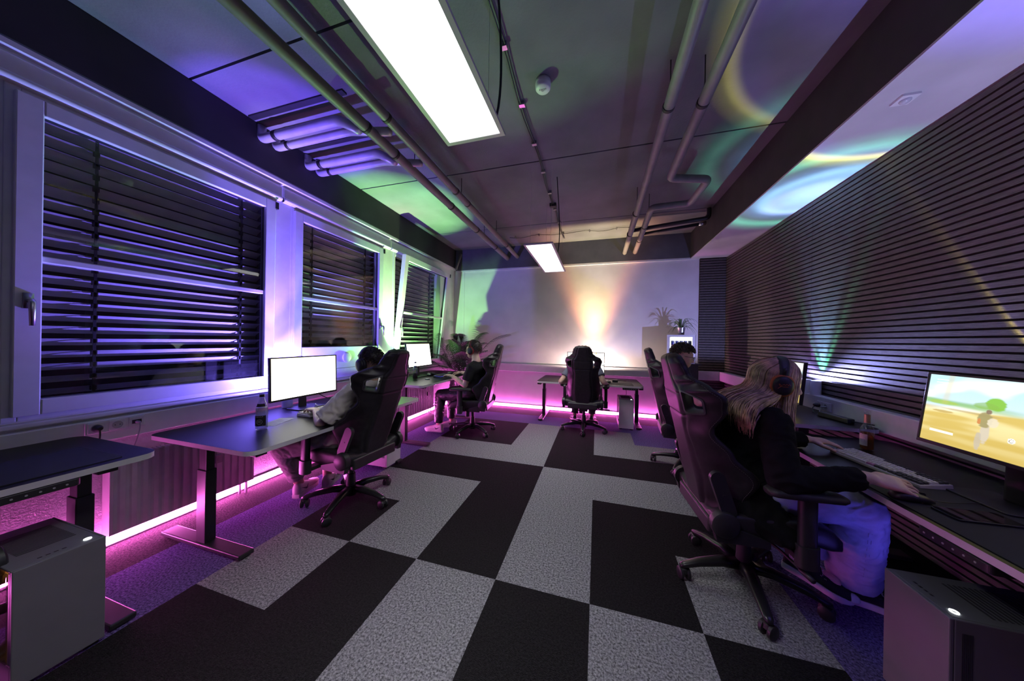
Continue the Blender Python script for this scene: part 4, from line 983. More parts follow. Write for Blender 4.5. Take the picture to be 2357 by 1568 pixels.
# ---------------------------------------------------------------- mini fridge with cans on its stand, plant on top
t = thing('display_stand', 'dark square stand carrying the lit mini fridge in the far right corner', 'stand', (2.80, 3.56, 0))
MB().box(-.17, .17, -.15, .17, 0, .985).build('column', pm('dark_stand_laminate', (.03, .028, .032), .5), t, bev=.004)
MB().box(-.20, .20, -.19, .19, .985, 1.008).build('top_plate', pm('dark_stand_laminate', (.03, .028, .032), .5), t, bev=.003)
FX, FY, FZ = 2.775, 3.56, 1.010
t = thing('mini_fridge', 'white framed mini fridge with lit cans in the far right corner', 'fridge', (FX, FY, FZ), R(-17))
w, d, h = .185, .16, .43
FM = Matrix.Translation((FX, FY, 0)) @ Matrix.Rotation(R(-17), 4, 'Z')
m = MB(); m.box(-w, w, d-.012, d, 0, h); m.box(-w, -w+.02, -d+.03, d-.012, 0, h); m.box(w-.02, w, -d+.03, d-.012, 0, h); m.box(-w+.02, w-.02, -d+.03, d-.012, 0, .025); m.box(-w+.02, w-.02, -d+.03, d-.012, h-.025, h); m.build('cabinet', pm('fridge_black_shell', (.03, .03, .033), .4), t, bev=.002)
f = MB(); f.box(-w, w, -d, -d+.028, 0, .035); f.box(-w, w, -d, -d+.028, h-.035, h); f.box(-w, -w+.037, -d, -d+.028, .035, h-.035); f.box(w-.037, w, -d, -d+.028, .035, h-.035)
dr = f.build('door', CASEW, t, bev=.002)
MB().box(-w+.037, w-.037, -d+.010, -d+.016, .035, h-.035).build('door_glass', glass('fridge_glass', (1, 1, 1), .06), dr)
MB().box(-w+.022, w-.022, d-.016, d-.013, .03, h-.03).build('lit_back_panel', em('fridge_light', (1, 1, .93), 4.5), t)
MB().box(-w+.022, w-.022, -d+.034, d-.018, .205, .211).build('shelf', pm('pale_shelf', (.7, .7, .7), .3), t)
ALU, CBL, CRD = pm('silver_can', (.62, .64, .7), .3, metal=.5, var=.02), pm('can_blue', (.02, .04, .35), .35), pm('can_red', (.55, .03, .03), .35)
can_b = MB(); can_b.lathe([(.021, 0), (.0255, .006), (.0255, .120), (.022, .130), (.0225, .132), (.0001, .131)], 20)
can_b = can_b.mesh('can_body', ALU, auto=50)
pm_ = MB()
for k in range(2):
    for (z0, z1, a0, a1) in ((.064, .112, -150+80*k, -95+80*k), (.010, .055, -88+80*k, -40+80*k)):
        n = 5; vs = [(.0259*cos(R(a0+(a1-a0)*q/n)), .0259*sin(R(a0+(a1-a0)*q/n)), z) for z in (z0, z1) for q in range(n+1)]
        pm_._add(vs, [(q, q+1, n+2+q, n+1+q) for q in range(n)])
can_p = pm_.mesh('blue_panel', CBL)
pr_ = MB()
for k in range(2):
    n = 3; a0 = -125+80*k; vs = [(.0261*cos(R(a0+22*q/n)), .0261*sin(R(a0+22*q/n)), z) for z in (.058, .072) for q in range(n+1)]
    pr_._add(vs, [(q, q+1, n+2+q, n+1+q) for q in range(n)])
can_r = pr_.mesh('red_mark', CRD)
for row, z in enumerate((FZ+.0252, FZ+.2112)):
    for k in range(5):
        c = thing('drink_can', ('silver and blue can, %s shelf of the mini fridge, %s from left' % (('lower', 'upper')[row], ('first', 'second', 'third', 'fourth', 'fifth')[k])), 'can', FM @ V((-.112+.056*k, -.065, z)), R(7*k), 'cans in the mini fridge')
        put('can_body', can_b, c); p = put('blue_panel', can_p, c); put('red_mark', can_r, p)
# spider plant
t = thing('spider_plant', 'spider plant in a silver pot on top of the mini fridge', 'plant', (2.765, 3.55, FZ+.4305))
MB().lathe([(.0001, 0), (.040, 0), (.055, .095), (.060, .112), (.055, .112), (.050, .09), (.0001, .09)], 28).build('pot', pm('zinc_pot', (.5, .5, .52), .3, metal=.8, var=.08), t, auto=40)
rnd = random.Random(3); m = MB()
for k in range(46):
    a = rnd.uniform(0, 2*pi); ln = rnd.uniform(.10, .24); up = rnd.uniform(.05, .19); n = 9; pts = []
    for q in range(n+1):
        u = q/n; rr_ = ln*u; z = .095+up*(1-(1-u)**2)*1.2-ln*.75*u**2.6; pts.append(V((rr_*cos(a)+.012*cos(a), rr_*sin(a)+.012*sin(a), z)))
    w_ = V((-sin(a), cos(a), 0)); vs = []
    for q, p in enumerate(pts):
        ww = .0065*(sin(pi*min(1, .12+q/n*.88)))**.7; vs += [p-w_*ww+V((0, 0, .002)), p+V((0, 0, -.001)), p+w_*ww+V((0, 0, .002))]
    m._add(vs, [(3*q+j, 3*q+j+1, 3*q+j+4, 3*q+j+3) for q in range(n) for j in (0, 1)])
m.build('leaves', LEAF2, t, smooth=True)
# areca palm in the far left corner
t = thing('areca_palm', 'tall dark palm with feathery fronds in the far left corner', 'plant', (-.93, 3.46, 0))
MB().lathe([(.0001, 0), (.13, 0), (.17, .30), (.18, .33), (.165, .33), (.155, .29), (.0001, .29)], 28).build('pot', pm('dark_plant_pot', (.06, .055, .055), .6), t, auto=40)
MB().lathe([(.155, .285), (.0001, .29)], 20).build('soil', pm('potting_soil', (.03, .02, .015), .95, var=.3, vs=60, bump=.6), t)
rnd = random.Random(11)
FR = [(.25, .95, 1.42, 1), (3.4, .80, 1.42, 1), (2.75, .62, 1.22, 1), (-.35, .70, 1.12, 1), (.9, .5, 1.45, 1), (4.3, .62, 1.05, 1), (5.2, .66, 1.10, 1), (3.9, .72, .92, 1), (5.9, .72, .98, 1), (1.9, .4, 1.2, 1), (4.8, .48, 1.30, 1), (5.5, .5, 1.28, 1), (3.1, .55, 1.02, 1), (4.6, .66, .85, 1), (.0, .45, 1.25, 1), (5.0, .35, 1.4, 1)]
for a, ln, top, _ in FR:
    base = V((.05*cos(a), .05*sin(a), .29)); n = 22; ln *= .86; top *= 1.13
    d = V((cos(a), sin(a), 0)); side = V((-sin(a), cos(a), 0)); pts = []
    for q in range(n+1):
        u = q/n; pts.append(base+d*(ln*u**1.5)+V((0, 0, (top-.29)*(1.12*u-.0*u) if u < .55 else (top-.29)*(1.12*u-1.0*(u-.55)**1.7))))
    st = MB(); st.tube(pts, [.007*(1-.8*q/n) for q in range(n+1)], 6)
    so = st.build('frond_stem', LEAF, t, smooth=True); lf = MB()
    for q in range(7, n+1):
        for half in (0, .5):
            if q == n and half: continue
            u = (q+half)/n; p = pts[q].lerp(pts[min(q+1, n)], half); tn = (pts[min(q+1, n)]-pts[q-1]).normalized()
            L_ = .24*sin(pi*min(1, (u-.26)/.80))**.7+.03
            for sg in (-1, 1):
                dv = (side*sg*.85+tn*.75+V((0, 0, .10))).normalized(); nn = 4; vs = []
                wv = tn.cross(dv).cross(dv).normalized()
                for j in range(nn+1):
                    v = j/nn; c = p+dv*(L_*v)+V((0, 0, -L_*.42*v*v)); ww = .0105*(1-v)**.55*(1 if j else .35); vs += [c-wv*ww, c+wv*ww]
                lf._add(vs, [(2*j, 2*j+1, 2*j+3, 2*j+2) for j in range(nn)])
    lf.v = [(min(max(x, -.36), 9), min(y, .44), z) for x, y, z in lf.v]
    lf.build('leaflets', LEAF, so, smooth=True)
# ---------------------------------------------------------------- people
def bake(mb, name, mats, voxel, smooth=3, disp=None, org=(0, 0, 0)):
    me = mb.mesh('raw', mats); o = bpy.data.objects.new('raw', me); COL.objects.link(o)
    r = o.modifiers.new('r', 'REMESH'); r.mode = 'VOXEL'; r.voxel_size = voxel; r.use_smooth_shade = True
    if smooth:
        s = o.modifiers.new('s', 'SMOOTH'); s.iterations = smooth; s.factor = .5
    dg = bpy.context.evaluated_depsgraph_get(); out = bpy.data.meshes.new_from_object(o.evaluated_get(dg)); out.name = name
    bpy.data.objects.remove(o); bpy.data.meshes.remove(me)
    out.materials.clear()
    for m in (mats if isinstance(mats, (list, tuple)) else [mats]): out.materials.append(m)
    og = V(org)
    nv = len(out.vertices); nrm = [v.normal.copy() for v in out.vertices]
    for v, n in zip(out.vertices, nrm):
        p = v.co.copy()
        if disp: p = disp(p, n)
        v.co = p-og
    out.polygons.foreach_set('use_smooth', [True]*len(out.polygons)); out.update(); return out
class Fr:
    """head frame: x right, y forward, z up"""
    def __init__(s, c, f, roll=0):
        s.c = V(c); s.f = V(f).normalized(); up = V((0, 0, 1)); s.r = s.f.cross(up).normalized(); s.u = s.r.cross(s.f).normalized()
        if roll:
            q = Matrix.Rotation(roll, 3, s.f); s.r = q @ s.r; s.u = q @ s.u
    def __call__(s, x, y, z): return s.c+s.r*x+s.f*y+s.u*z
    def m3(s): return Matrix((s.r, s.f, s.u)).transposed()
    def loc(s, p): d = p-s.c; return V((d.dot(s.r), d.dot(s.f), d.dot(s.u)))
def add_head(b, H, neck, k=1.):
    M = H.m3()
    b.ell(H(0, -.014, .028), (.073*k, .094, .088), M, 24, 14)
    b.loft([(H(0, .012, .055), H.r*.060*k, H.f*.072), (H(0, .018, .02), H.r*.064*k, H.f*.072), (H(0, .018, -.03), H.r*.063*k, H.f*.070), (H(0, .022, -.065), H.r*.054*k, H.f*.062), (H(0, .034, -.095), H.r*.036*k, H.f*.046), (H(0, .044, -.112), H.r*.020*k, H.f*.028)], 22, 2.3)
    b.limb([H(0, .082, .012), H(0, .094, -.012), H(0, .103, -.032)], [.008, .010, .0125], 12)
    for sx in (-.010, .010): b.ell(H(sx, .094, -.038), (.009, .011, .008), M, 12, 8)
    b.ell(H(0, .083, -.066), (.022, .0095, .0065), M, 14, 8); b.ell(H(0, .081, -.078), (.020, .0095, .007), M, 14, 8)
    for sx in (-1, 1):
        b.ell(H(.030*sx, .074, .022), (.024, .012, .008), M, 14, 8)
        b.ell(H(.074*sx*k, -.012, -.008), (.009, .019, .031), M, 14, 10)
    n = V(neck); a = H(0, -.030, -.050)
    b.limb([a, a.lerp(n, .55), n], [.052, .054, .066], 18)
def face_disp(H):
    eyes = [H(.031, .086, .004), H(-.031, .086, .004)]; mo = H(0, .095, -.072)
    def f(p, n):
        for e in eyes:
            d = (p-e).length
            if d < .05: p = p-H.f*(.012*math.exp(-(d/.0135)**2))
        q = H.loc(p)
        if q.y > .07 and abs(q.x) < .024: p = p-H.f*(.005*math.exp(-((q.z+.072)/.0028)**2))
        return p
    return f
def add_hand(b, w, d, n, side, curl=.35, spread=1., k=1., thumb=1):
    """w wrist, d direction, n back-of-hand normal, side towards the thumb"""
    w, d = V(w), V(d).normalized(); n = V(n); n = (n-d*n.dot(d)).normalized(); s = V(side); s = (s-d*s.dot(d)-n*s.dot(n)).normalized()
    b.loft([(w-d*.03, s*.026*k, n*.020*k), (w, s*.027*k, n*.018*k), (w+d*.03*k, s*.036*k, n*.016*k), (w+d*.065*k+n*.003, s*.041*k, n*.0145*k), (w+d*.09*k+n*.002, s*.040*k, n*.012*k), (w+d*.098*k, s*.034*k, n*.008*k)], 18, 2.6)
    for off, L, sp in ((.0305, .072, .16), (.0105, .082, .04), (-.0105, .076, -.07), (-.0305, .060, -.2)):
        p = w+d*.088*k+s*off*k; dd = (d+s*sp*spread).normalized(); pts = [p]; a = curl*.55; rs = [.0092*k]
        for seg, fr in enumerate((.46, .30, .24)):
            v = dd*cos(a)-n*sin(a); p = p+v*(L*fr*k); pts.append(p); rs.append((.0086, .0078, .0066)[seg]*k); a += curl*(1.0 if seg == 0 else .7)
        b.limb(pts, rs, 12)
    p0 = w+d*.022*k+s*.026*k-n*.004; v1 = (d*.62+s*.70*thumb-n*.30).normalized(); v2 = (d*.90+s*.30*thumb-n*.22).normalized()
    b.limb([p0, p0+v1*.036*k, p0+v1*.036*k+v2*.030*k, p0+v1*.036*k+v2*.030*k+(v2-n*.25).normalized()*.024*k], [.0145*k, .0118*k, .0105*k, .0085*k], 12)
def spine(J, n=9):
    P, N = V(J['hip']), V(J['neck']); Mid = (P+N)/2+V(J.get('bow', (0, 0, 0)))
    sh = (V(J['shR'])-V(J['shL'])).normalized(); hs = V(J['side']).normalized(); out = []
    for i in range(n):
        t = i/(n-1); c = P*(1-t)**2+Mid*2*t*(1-t)+N*t*t; tg = (P*(-2*(1-t))+Mid*(2-4*t)+N*(2*t)).normalized()
        s = hs.lerp(sh, t); s = (s-tg*s.dot(tg)).normalized(); f = tg.cross(s) ; out.append((t, c, s, f, tg))
    return out
TW = [(0, .165), (.15, .168), (.35, .145), (.55, .150), (.75, .165), (.88, .150), (.96, .095), (1, .060)]
TD = [(0, .120), (.15, .118), (.35, .105), (.55, .112), (.75, .115), (.88, .092), (.96, .068), (1, .058)]
def add_torso(b, J, g=0., lo=0., hi=1., k=1., n=11, wide=1.):
    secs = []
    sp = spine(J, 25)
    for t, c, s, f, tg in sp:
        if t < lo-1e-6 or t > hi+1e-6: continue
        secs.append((c, s*(lerp_tab(TW, t)*k*wide+g), f*(lerp_tab(TD, t)*k+g)))
    b.loft(secs, 28, 2.4); return sp
def build_person(name_lbl, J, skin, voxel=.0045):
    org = V((J['hip'][0], J['hip'][1], 0)); t = thing('person', name_lbl, 'person', org)
    H = Fr(J['head'], J['look'], J.get('roll', 0)); b = MB(); k = J.get('k', 1.)
    add_head(b, H, J['neck'], J.get('hk', 1.)); add_torso(b, J, -.012, k=k)
    b.ell(V(J['hip'])-V((0, 0, .01)), (.14*k, .14*k, .085*k))
    side = V(J['side']).normalized()
    for q, sg in (('L', -1), ('R', 1)):
        sh, el, wr = V(J['sh'+q]), V(J['el'+q]), V(J['wr'+q])
        b.limb([V(J['neck'])-V((0, 0, .05)), sh], [.060*k, .050*k], 14); b.limb([sh, sh.lerp(el, .5), el], [.052*k, .043*k, .037*k], 16); b.limb([el, el.lerp(wr, .3), wr], [.037*k, .038*k, .0245*k], 16)
        hd, nn = J['hand'+q]; hd, nn = V(hd), V(nn); th = hd.cross(nn)*(-1 if q == 'R' else 1); add_hand(b, wr, hd, nn, th, J.get('curl', .35), k=J.get('handk', 1.))
        hp = V(J['hip'])+side*(.095*sg*k)-V((0, 0, .005)); kn, an = V(J['kn'+q]), V(J['an'+q])
        b.limb([hp, hp.lerp(kn, .5), kn], [.088*k, .075*k, .056*k], 16); b.limb([kn, kn.lerp(an, .3), an], [.055*k, .054*k, .034*k], 16)
        td = V(J['toe'+q]).normalized(); b.limb([an-V((0, 0, .03)), an+td*.07-V((0, 0, .05)), an+td*.135-V((0, 0, .06))], [.036, .032, .026], 12)
    body = put('body', bake(b, 'body', skin, voxel, 4, face_disp(H), org), t)
    eb = MB()
    for sx in (-.031, .031): eb.ell(H(sx, .0745, .004)-org, (.0115,)*3, H.m3(), 14, 10)
    put('eyes', eb.mesh('eyes', pm('eye_white', (.7, .68, .66), .15), smooth=True), body)
    ir = MB()
    for sx in (-.031, .031): ir.ell(H(sx, .0815, .004)-org, (.0052, .005, .0052), H.m3(), 12, 8)
    put('iris', ir.mesh('iris', pm('dark_iris', (.04, .025, .015), .15), smooth=True), body)
    return t, H, org
def folds(amp, sc, seed=0, keep=None):
    def f(p, n):
        q = V((p.x*sc, p.y*sc, p.z*sc*1.25))+V((seed*7.1, seed*3.3, 0))
        v = noise.noise(q+V((noise.noise(q*.6)*1.6,)*3)); v2 = noise.noise(q*2.3)
        return p+n*(amp*(1-abs(v)*2.6)*.7+amp*.4*v2)
    return f
def add_shirt(t, J, org, mat, g=.016, sleeve=.62, sr=(.072, .070, .066), hem=.02, amp=.006, name='t_shirt', seed=1, k=1., cuff=None, voxel=.007, collar=.97):
    b = MB(); add_torso(b, J, g, hem, collar, k, wide=1.02)
    for q in 'LR':
        sh, el, wr = V(J['sh'+q]), V(J['el'+q]), V(J['wr'+q]); nk = V(J['neck'])-V((0, 0, .045))
        b.limb([nk, sh], [.066*k, .062*k], 16)
        if sleeve <= 1: e = sh.lerp(el, sleeve); b.tube([sh+(sh-el).normalized()*.02, sh.lerp(el, sleeve*.5), e], [sr[0]*.9*k, sr[1]*k, sr[2]*k], 18)
        else:
            e = el.lerp(wr, sleeve-1); b.limb([sh, sh.lerp(el, .5), el], [sr[0]*k, sr[1]*k, sr[2]*k], 18); b.tube([el, el.lerp(wr, (sleeve-1)*.5), e], [sr[2]*k, (cuff or sr[2])*k*1.02, (cuff or sr[2])*k], 18)
    return put(name, bake(b, name, mat, voxel, 3, folds(amp, 14, seed), org), t)
def add_trousers(t, J, org, mat, rk=.083, rh=.060, stop=.96, amp=.006, name='trousers', seed=2, k=1., voxel=.007):
    b = MB(); side = V(J['side']).normalized(); P = V(J['hip']); sp = spine(J, 13)
    b.ell(P-V((0, 0, .012)), (.165*k, .165*k, .10*k))
    for tt, c, s, f, tg in sp[:3]: pass
    b.loft([(c, s*(lerp_tab(TW, tt)+.010)*k, f*(lerp_tab(TD, tt)+.010)*k) for tt, c, s, f, tg in sp[:4]], 24, 2.4)
    for q, sg in (('L', -1), ('R', 1)):
        hp = P+side*(.095*sg*k); kn, an = V(J['kn'+q]), V(J['an'+q]); e = kn.lerp(an, stop)
        b.limb([hp, hp.lerp(kn, .5), kn], [.100*k, .092*k, rk*k], 20); b.tube([kn, kn.lerp(e, .25), kn.lerp(e, .6), e], [rk*k*.98, (rk*.75+rh*.25)*k, (rk*.35+rh*.65)*k, rh*k], 20)
    return put(name, bake(b, name, mat, voxel, 3, folds(amp, 16, seed), org), t)
def add_shoe(t, org, an, td, upper, solem, swoosh=None, lacem=None, hi=False, pitch=0., patch=False, L=.285, sides=None):
    """ankle position (about 9 cm above the sole), toe direction"""
    td = V(td).normalized(); s = td.cross(V((0, 0, 1))).normalized(); M = Matrix((s, td, V((0, 0, 1)))).transposed().to_4x4()
    if pitch: M = M @ Matrix.Rotation(pitch, 4, 'X')
    o = thing_plain('shoe', t); o.matrix_local = Matrix.Translation(V(an)-org) @ M
    z0 = -.095; y0 = -.075
    def W(u): return lerp_tab([(0, .026), (.08, .034), (.3, .034), (.5, .037), (.72, .049), (.88, .042), (.97, .022), (1, .008)], u)
    b = MB(); rr = []
    N = 24
    for zz, sc, sc2 in ((0, .95, .985), (.006, 1.0, 1.0), (.026, 1.0, 1.0), (.031, .96, .99)):
        ring = []
        for k in range(N):
            a = 2*pi*k/N; u = .5-.5*cos(a); w = W(u)*(1 if a < pi else -1) if 0 < k != N//2 else 0
            ring.append(V((w*sc, y0+L*(.5+(u-.5)*sc2), z0+zz+.012*max(0, (u-.8)/.2)**2)))
        rr.append(ring)
    b.rings(rr); b.build('sole', solem, o, auto=45)
    b = MB(); top = [(0, .085), (.12, .092), (.28, .088), (.42, .070), (.58, .050), (.75, .036), (.9, .026), (1, .012)]
    if hi: top = [(0, .125), (.12, .130), (.30, .122), (.42, .085), (.58, .055), (.75, .040), (.9, .028), (1, .012)]
    secs = []
    for k in range(15):
        u = .015+.96*k/14; h = lerp_tab(top, u); w = W(u)*.95; y = y0+L*u
        secs.append((V((0, y, z0+.026+h*.42)), V((w, 0, 0)), V((0, 0, h*.58))))
    b.loft(secs, 22, 2.3); b.build('upper', upper, o, smooth=True)
    if patch or hi:
        b = MB(); b.ell((0, y0+L*.955, z0+.036), (.030, .024, .018)); b.build('toe_cap', solem, o, smooth=True)
    lm = lacem or solem; b = MB()
    for k in range(6 if hi else 5):
        u = .36+.058*k; h = lerp_tab(top, u)+.0; w = W(u)*.62; zz = z0+.026+h*.97; y = y0+L*u
        b.tube([(-w, y-.006, zz-.010), (0, y, zz+.005), (w, y+.006, zz-.010)], .0025, 6)
        if hi: b.tube([(w, y-.006, zz-.010), (0, y+.003, zz+.006), (-w, y+.012, zz-.012)], .0025, 6)
    b.build('laces', lm, o, smooth=True)
    if hi:
        b = MB()
        for k in range(5):
            u = .34+.065*k; h = lerp_tab(top, u); w = W(u)
            for sg in (-1, 1): b.tube(circ((sg*w*.78, y0+L*u, z0+.026+h*.74), .0042, 0, 12), .0012, 5, closed=True)
        b.build('eyelets', STEEL, o)
    if patch:
        for sg in (-1, 1):
            b = MB(); c = (sg*.0335, y0+L*.17, z0+.098); b.tube([c, (sg*.0375, c[1], c[2])], .024, 20); pa = b.build('ankle_patch', solem, o)
            st = MB(); X = sg*.0385; pts = []
            for k in range(10): a = pi/2+2*pi*k/10; r_ = .013 if k % 2 == 0 else .0055; pts.append((X, c[1]+r_*cos(a), c[2]+r_*sin(a)))
            st._add(pts, [tuple(range(10))]); st.tube(circ((X, c[1], c[2]), .019, 0, 20), .0009, 4, closed=True); st.build('patch_print', pm('navy_print', (.03, .03, .12), .6), pa)
    if swoosh:
        for sg in (-1, 1):
            b = MB(); pts = bez((0, .40, .050), (0, .30, .018), (0, .42, .014), (0, .10, .052), 14); q = []
            for p in pts: u = p.y; q.append((sg*(W(u)*.95*lerp_tab([(0, .9), (.02, 1.0), (.05, .93), (.07, .75)], p.z)+.0012), y0+L*u, z0+.022+p.z))
            b.tube(q, [.002+.006*sin(pi*k/14)**1.2 for k in range(15)], 8, flat=.35, up=(1, 0, 0)); b.build('side_mark', swoosh, o, smooth=True)
    return o
def add_short_hair(t, H, org, mat, seed, curl=False, front=.055, nape=-.065, thick=.012, nst=420):
    rnd = random.Random(seed); b = MB(); nu, nv = 64, 40; ok = {}
    def rad(d): return V((d.x*.0775, d.y*.0985, d.z*.0925))
    def keep(d):
        z = d.z*.0925; y = d.y*.0985
        if y > .045: return z > front-.02*(1-(abs(d.x)))
        if y > -.02: return z > (.020 if abs(d.x) > .5 else front-.02)
        return z > lerp_tab([(-.0985, nape), (-.02, .0)], y)
    vs = []; idx = {}
    for lay in (0, 1):
        for j in range(nv+1):
            a = -pi/2+pi*j/nv
            for i in range(nu):
                an = 2*pi*i/nu; d = V((cos(a)*cos(an), cos(a)*sin(an), sin(a)))
                n = noise.noise(d*5+V((seed, 0, 0)))*.004+noise.noise(d*17+V((seed, 5, 0)))*.0025
                p = rad(d)*(.97 if lay else 1.0)+d*((thick+n) if not lay else 0)+V((0, -.014, .028)); idx[(lay, j, i)] = len(vs); vs.append(H(*p)-org); ok[(j, i)] = keep(d)
    fs = []
    for j in range(nv):
        for i in range(nu):
            i2 = (i+1) % nu
            if all(ok[c] for c in ((j, i), (j, i2), (j+1, i), (j+1, i2))):
                fs.append(tuple(idx[(0,)+c] for c in ((j, i), (j, i2), (j+1, i2), (j+1, i)))); fs.append(tuple(idx[(1,)+c] for c in ((j, i), (j+1, i), (j+1, i2), (j, i2))))
    b._add(vs, fs); n = 0
    while n < nst:
        d = V((rnd.gauss(0, 1), rnd.gauss(0, 1), rnd.gauss(0, 1))).normalized()
        if not keep(d): continue
        n += 1; p0 = rad(d)+d*(thick*.7)+V((0, -.014, .028)); tv = V((rnd.gauss(0, 1), rnd.gauss(0, .8)+.3, -.5)); tv = (tv-d*tv.dot(d)).normalized()
        if curl:
            R0 = rnd.uniform(.007, .013); pts = [H(*(p0+d*(R0*(1-cos(a))*.9)+tv*(R0*sin(a))))-org for a in [x*.8 for x in range(8)]]; b.tube(pts, [.0032]*6+[.0025, .001], 5)
        else:
            L_ = rnd.uniform(.012, .030); pts = [H(*(p0+d*(L_*u*.55)+tv*(L_*u*u*1.1)))-org for u in (0, .4, .75, 1)]; b.tube(pts, [.0030, .0026, .0017, .0005], 5)
    return put('hair', b.mesh('hair', mat, smooth=True), t)
def headset(lbl, H, cushion, band, cup=BLACKP, mic=None, metal=BLACKP, mark=None, tilt=0.):
    t = thing('headset', lbl, 'headset', H.c); o = H.c; M = H.m3()
    P = lambda x, y, z: H(x, y*cos(tilt)-z*sin(tilt), y*sin(tilt)+z*cos(tilt))-o
    b = MB(); arc = [P(.101*cos(a), -.004, .020+.118*sin(a)) for a in [R(8+164*k/26) for k in range(27)]]
    fw = (P(0, 1, 0)-P(0, 0, 0)).normalized()
    rr = []
    for k, p in enumerate(arc):
        out = (p-P(0, -.004, .02)).normalized(); w = .018+.007*sin(pi*k/26)
        rr.append([p+fw*(w*cos(q))+out*(.0065*sin(q)) for q in [2*pi*j/14 for j in range(14)]])
    b.rings(rr); b.build('headband', band, t, smooth=True)
    for sg in (-1, 1):
        c = MB()
        ax = (P(1, 0, 0)-P(0, 0, 0)).normalized()*sg; u = (P(0, 0, 1)-P(0, 0, 0)).normalized()
        c0 = P(.082*sg, -.004, -.008)
        c.loft([(c0+ax*.016, fw*.040, u*.048), (c0+ax*.022, fw*.043, u*.050), (c0+ax*.036, fw*.040, u*.046), (c0+ax*.043, fw*.030, u*.035), (c0+ax*.044, fw*.012, u*.014)], 28, 2.2); cup_o = c.build('ear_cup', cup, t, smooth=True)
        c = MB(); c.loft([(c0-ax*.006, fw*.036, u*.044), (c0+ax*.004, fw*.049, u*.057), (c0+ax*.016, fw*.050, u*.058), (c0+ax*.026, fw*.046, u*.053)], 28, 2.2); c.build('ear_cushion', cushion, cup_o, smooth=True)
        c = MB(); c.tube([c0+ax*.024+u*.055+fw*.0, c0+ax*.022+u*.09, P(.101*cos(R(18))*sg, -.004, .020+.118*sin(R(18)))+u*.02], [.006, .005, .006], 8); c.build('yoke', metal, cup_o, smooth=True)
        if mark and sg == 1:
            m = MB(); e = c0+ax*.0455
            Q = lambda a, z: e+fw*(a*.030)+u*(z*.030)
            for poly in ([(-.75, .25), (-.55, .42), (-.45, .22), (-.25, .40), (-.12, .18), (.1, .28), (.3, .15)], [(.72, .32), (.35, .02), (.8, -.5)], [(-.5, -.02), (.1, -.12), (.55, -.05), (.75, .2)]): m.tube([Q(-a, z) for a, z in poly], .0012, 5)
            m.build('cup_mark', mark, cup_o)
    if mic:
        b = MB(); b.tube(bez(P(mic*.098, .018, -.035), P(mic*.10, .06, -.07), P(mic*.08, .10, -.085), P(mic*.05, .122, -.082), 12), .0022, 6); b.build('microphone_boom', metal, t, smooth=True)
        b = MB(); b.limb([P(mic*.056, .118, -.083), P(mic*.040, .126, -.080)], [.007, .007], 10); b.build('microphone', RUBBER, t, smooth=True)
    return t
HAIRD = pm('dark_brown_hair', (.030, .020, .014), .45, var=.2, vs=60)
HAIRB = pm('brown_hair', (.045, .030, .018), .45, var=.2, vs=60)
ORANGEC = pm('dull_orange_cushion', (.42, .12, .03), .6, var=.06)
REDC = pm('red_cushion', (.35, .03, .04), .6)
# --- person in the pale t-shirt, left
J1 = dict(hip=(-.30, .40, .56), neck=(-.245, .445, .985), bow=(.03, 0, 0), side=(.05, 1, 0), head=(-.268, .458, 1.105), look=(-.97, .10, -.20), shL=(-.255, .27, .905), shR=(-.235, .625, .915),
          elL=(-.395, .125, .685), wrL=(-.60, .255, .735), elR=(-.46, .73, .72), wrR=(-.69, .665, .735), handL=((-.93, .36, -.02), (.03, .1, 1)), handR=((-.98, -.05, -.06), (.0, .0, 1)), curl=.55,
          knL=(-.72, .10, .485), knR=(-.76, .52, .50), anL=(-.79, .28, .12), anR=(-.72, .47, .115), toeL=(-.35, .94, 0), toeR=(-.45, .9, 0))
t1, H1, o1 = build_person('person in a pale t-shirt and headset, seated at the left desk with the water bottle', J1, SKIN)
add_shirt(t1, J1, o1, pm('beige_jersey', (.60, .55, .50), .85, var=.05, bump=.15, bs=500, sheen=.2), g=.028, sleeve=.86, sr=(.078, .080, .082), amp=.008)
add_trousers(t1, J1, o1, pm('grey_beige_cotton', (.38, .33, .33), .8, var=.05, bump=.15, bs=400), rk=.080, rh=.056, stop=.80, amp=.0055)
WSH, WSO = pm('white_shoe_leather', (.66, .62, .62), .5, var=.04), pm('white_shoe_sole', (.68, .66, .66), .55)
BLS = pm('black_side_mark', (.03, .03, .035), .45)
add_shoe(t1, o1, (-.785, .29, .125), J1['toeL'], WSH, WSO, pm('dark_tongue', (.06, .06, .07), .6)); add_shoe(t1, o1, (-.715, .48, .115), J1['toeR'], WSH, WSO, BLS)
add_short_hair(t1, H1, o1, HAIRD, 4, nape=-.055, thick=.009, nst=520)
bd = MB()
for k in range(140):
    rnd = random.Random(k); a = R(rnd.uniform(-80, 80)); z = rnd.uniform(-.108, -.062); p = V((.058*sin(a)*(1+.6*(z+.1)), .030+.062*cos(a)*(1+.8*(z+.09)), z)); q = p+V((.010*sin(a), .010*cos(a), -.010)); bd.tube([H1(*p)-o1, H1(*q)-o1], [.0028, .0006], 5)
put('beard', bd.mesh('beard', HAIRB, smooth=True), t1)
headset('black headset with silver boom on the person in the pale t-shirt', H1, BLACKP, pm('navy_headband', (.02, .02, .05), .5), mic=-1, metal=pm('satin_silver', (.5, .5, .52), .35, metal=.7))
mouse('black mouse under the right hand of the person in the pale t-shirt', (-.775, .66, .68), pi/2)
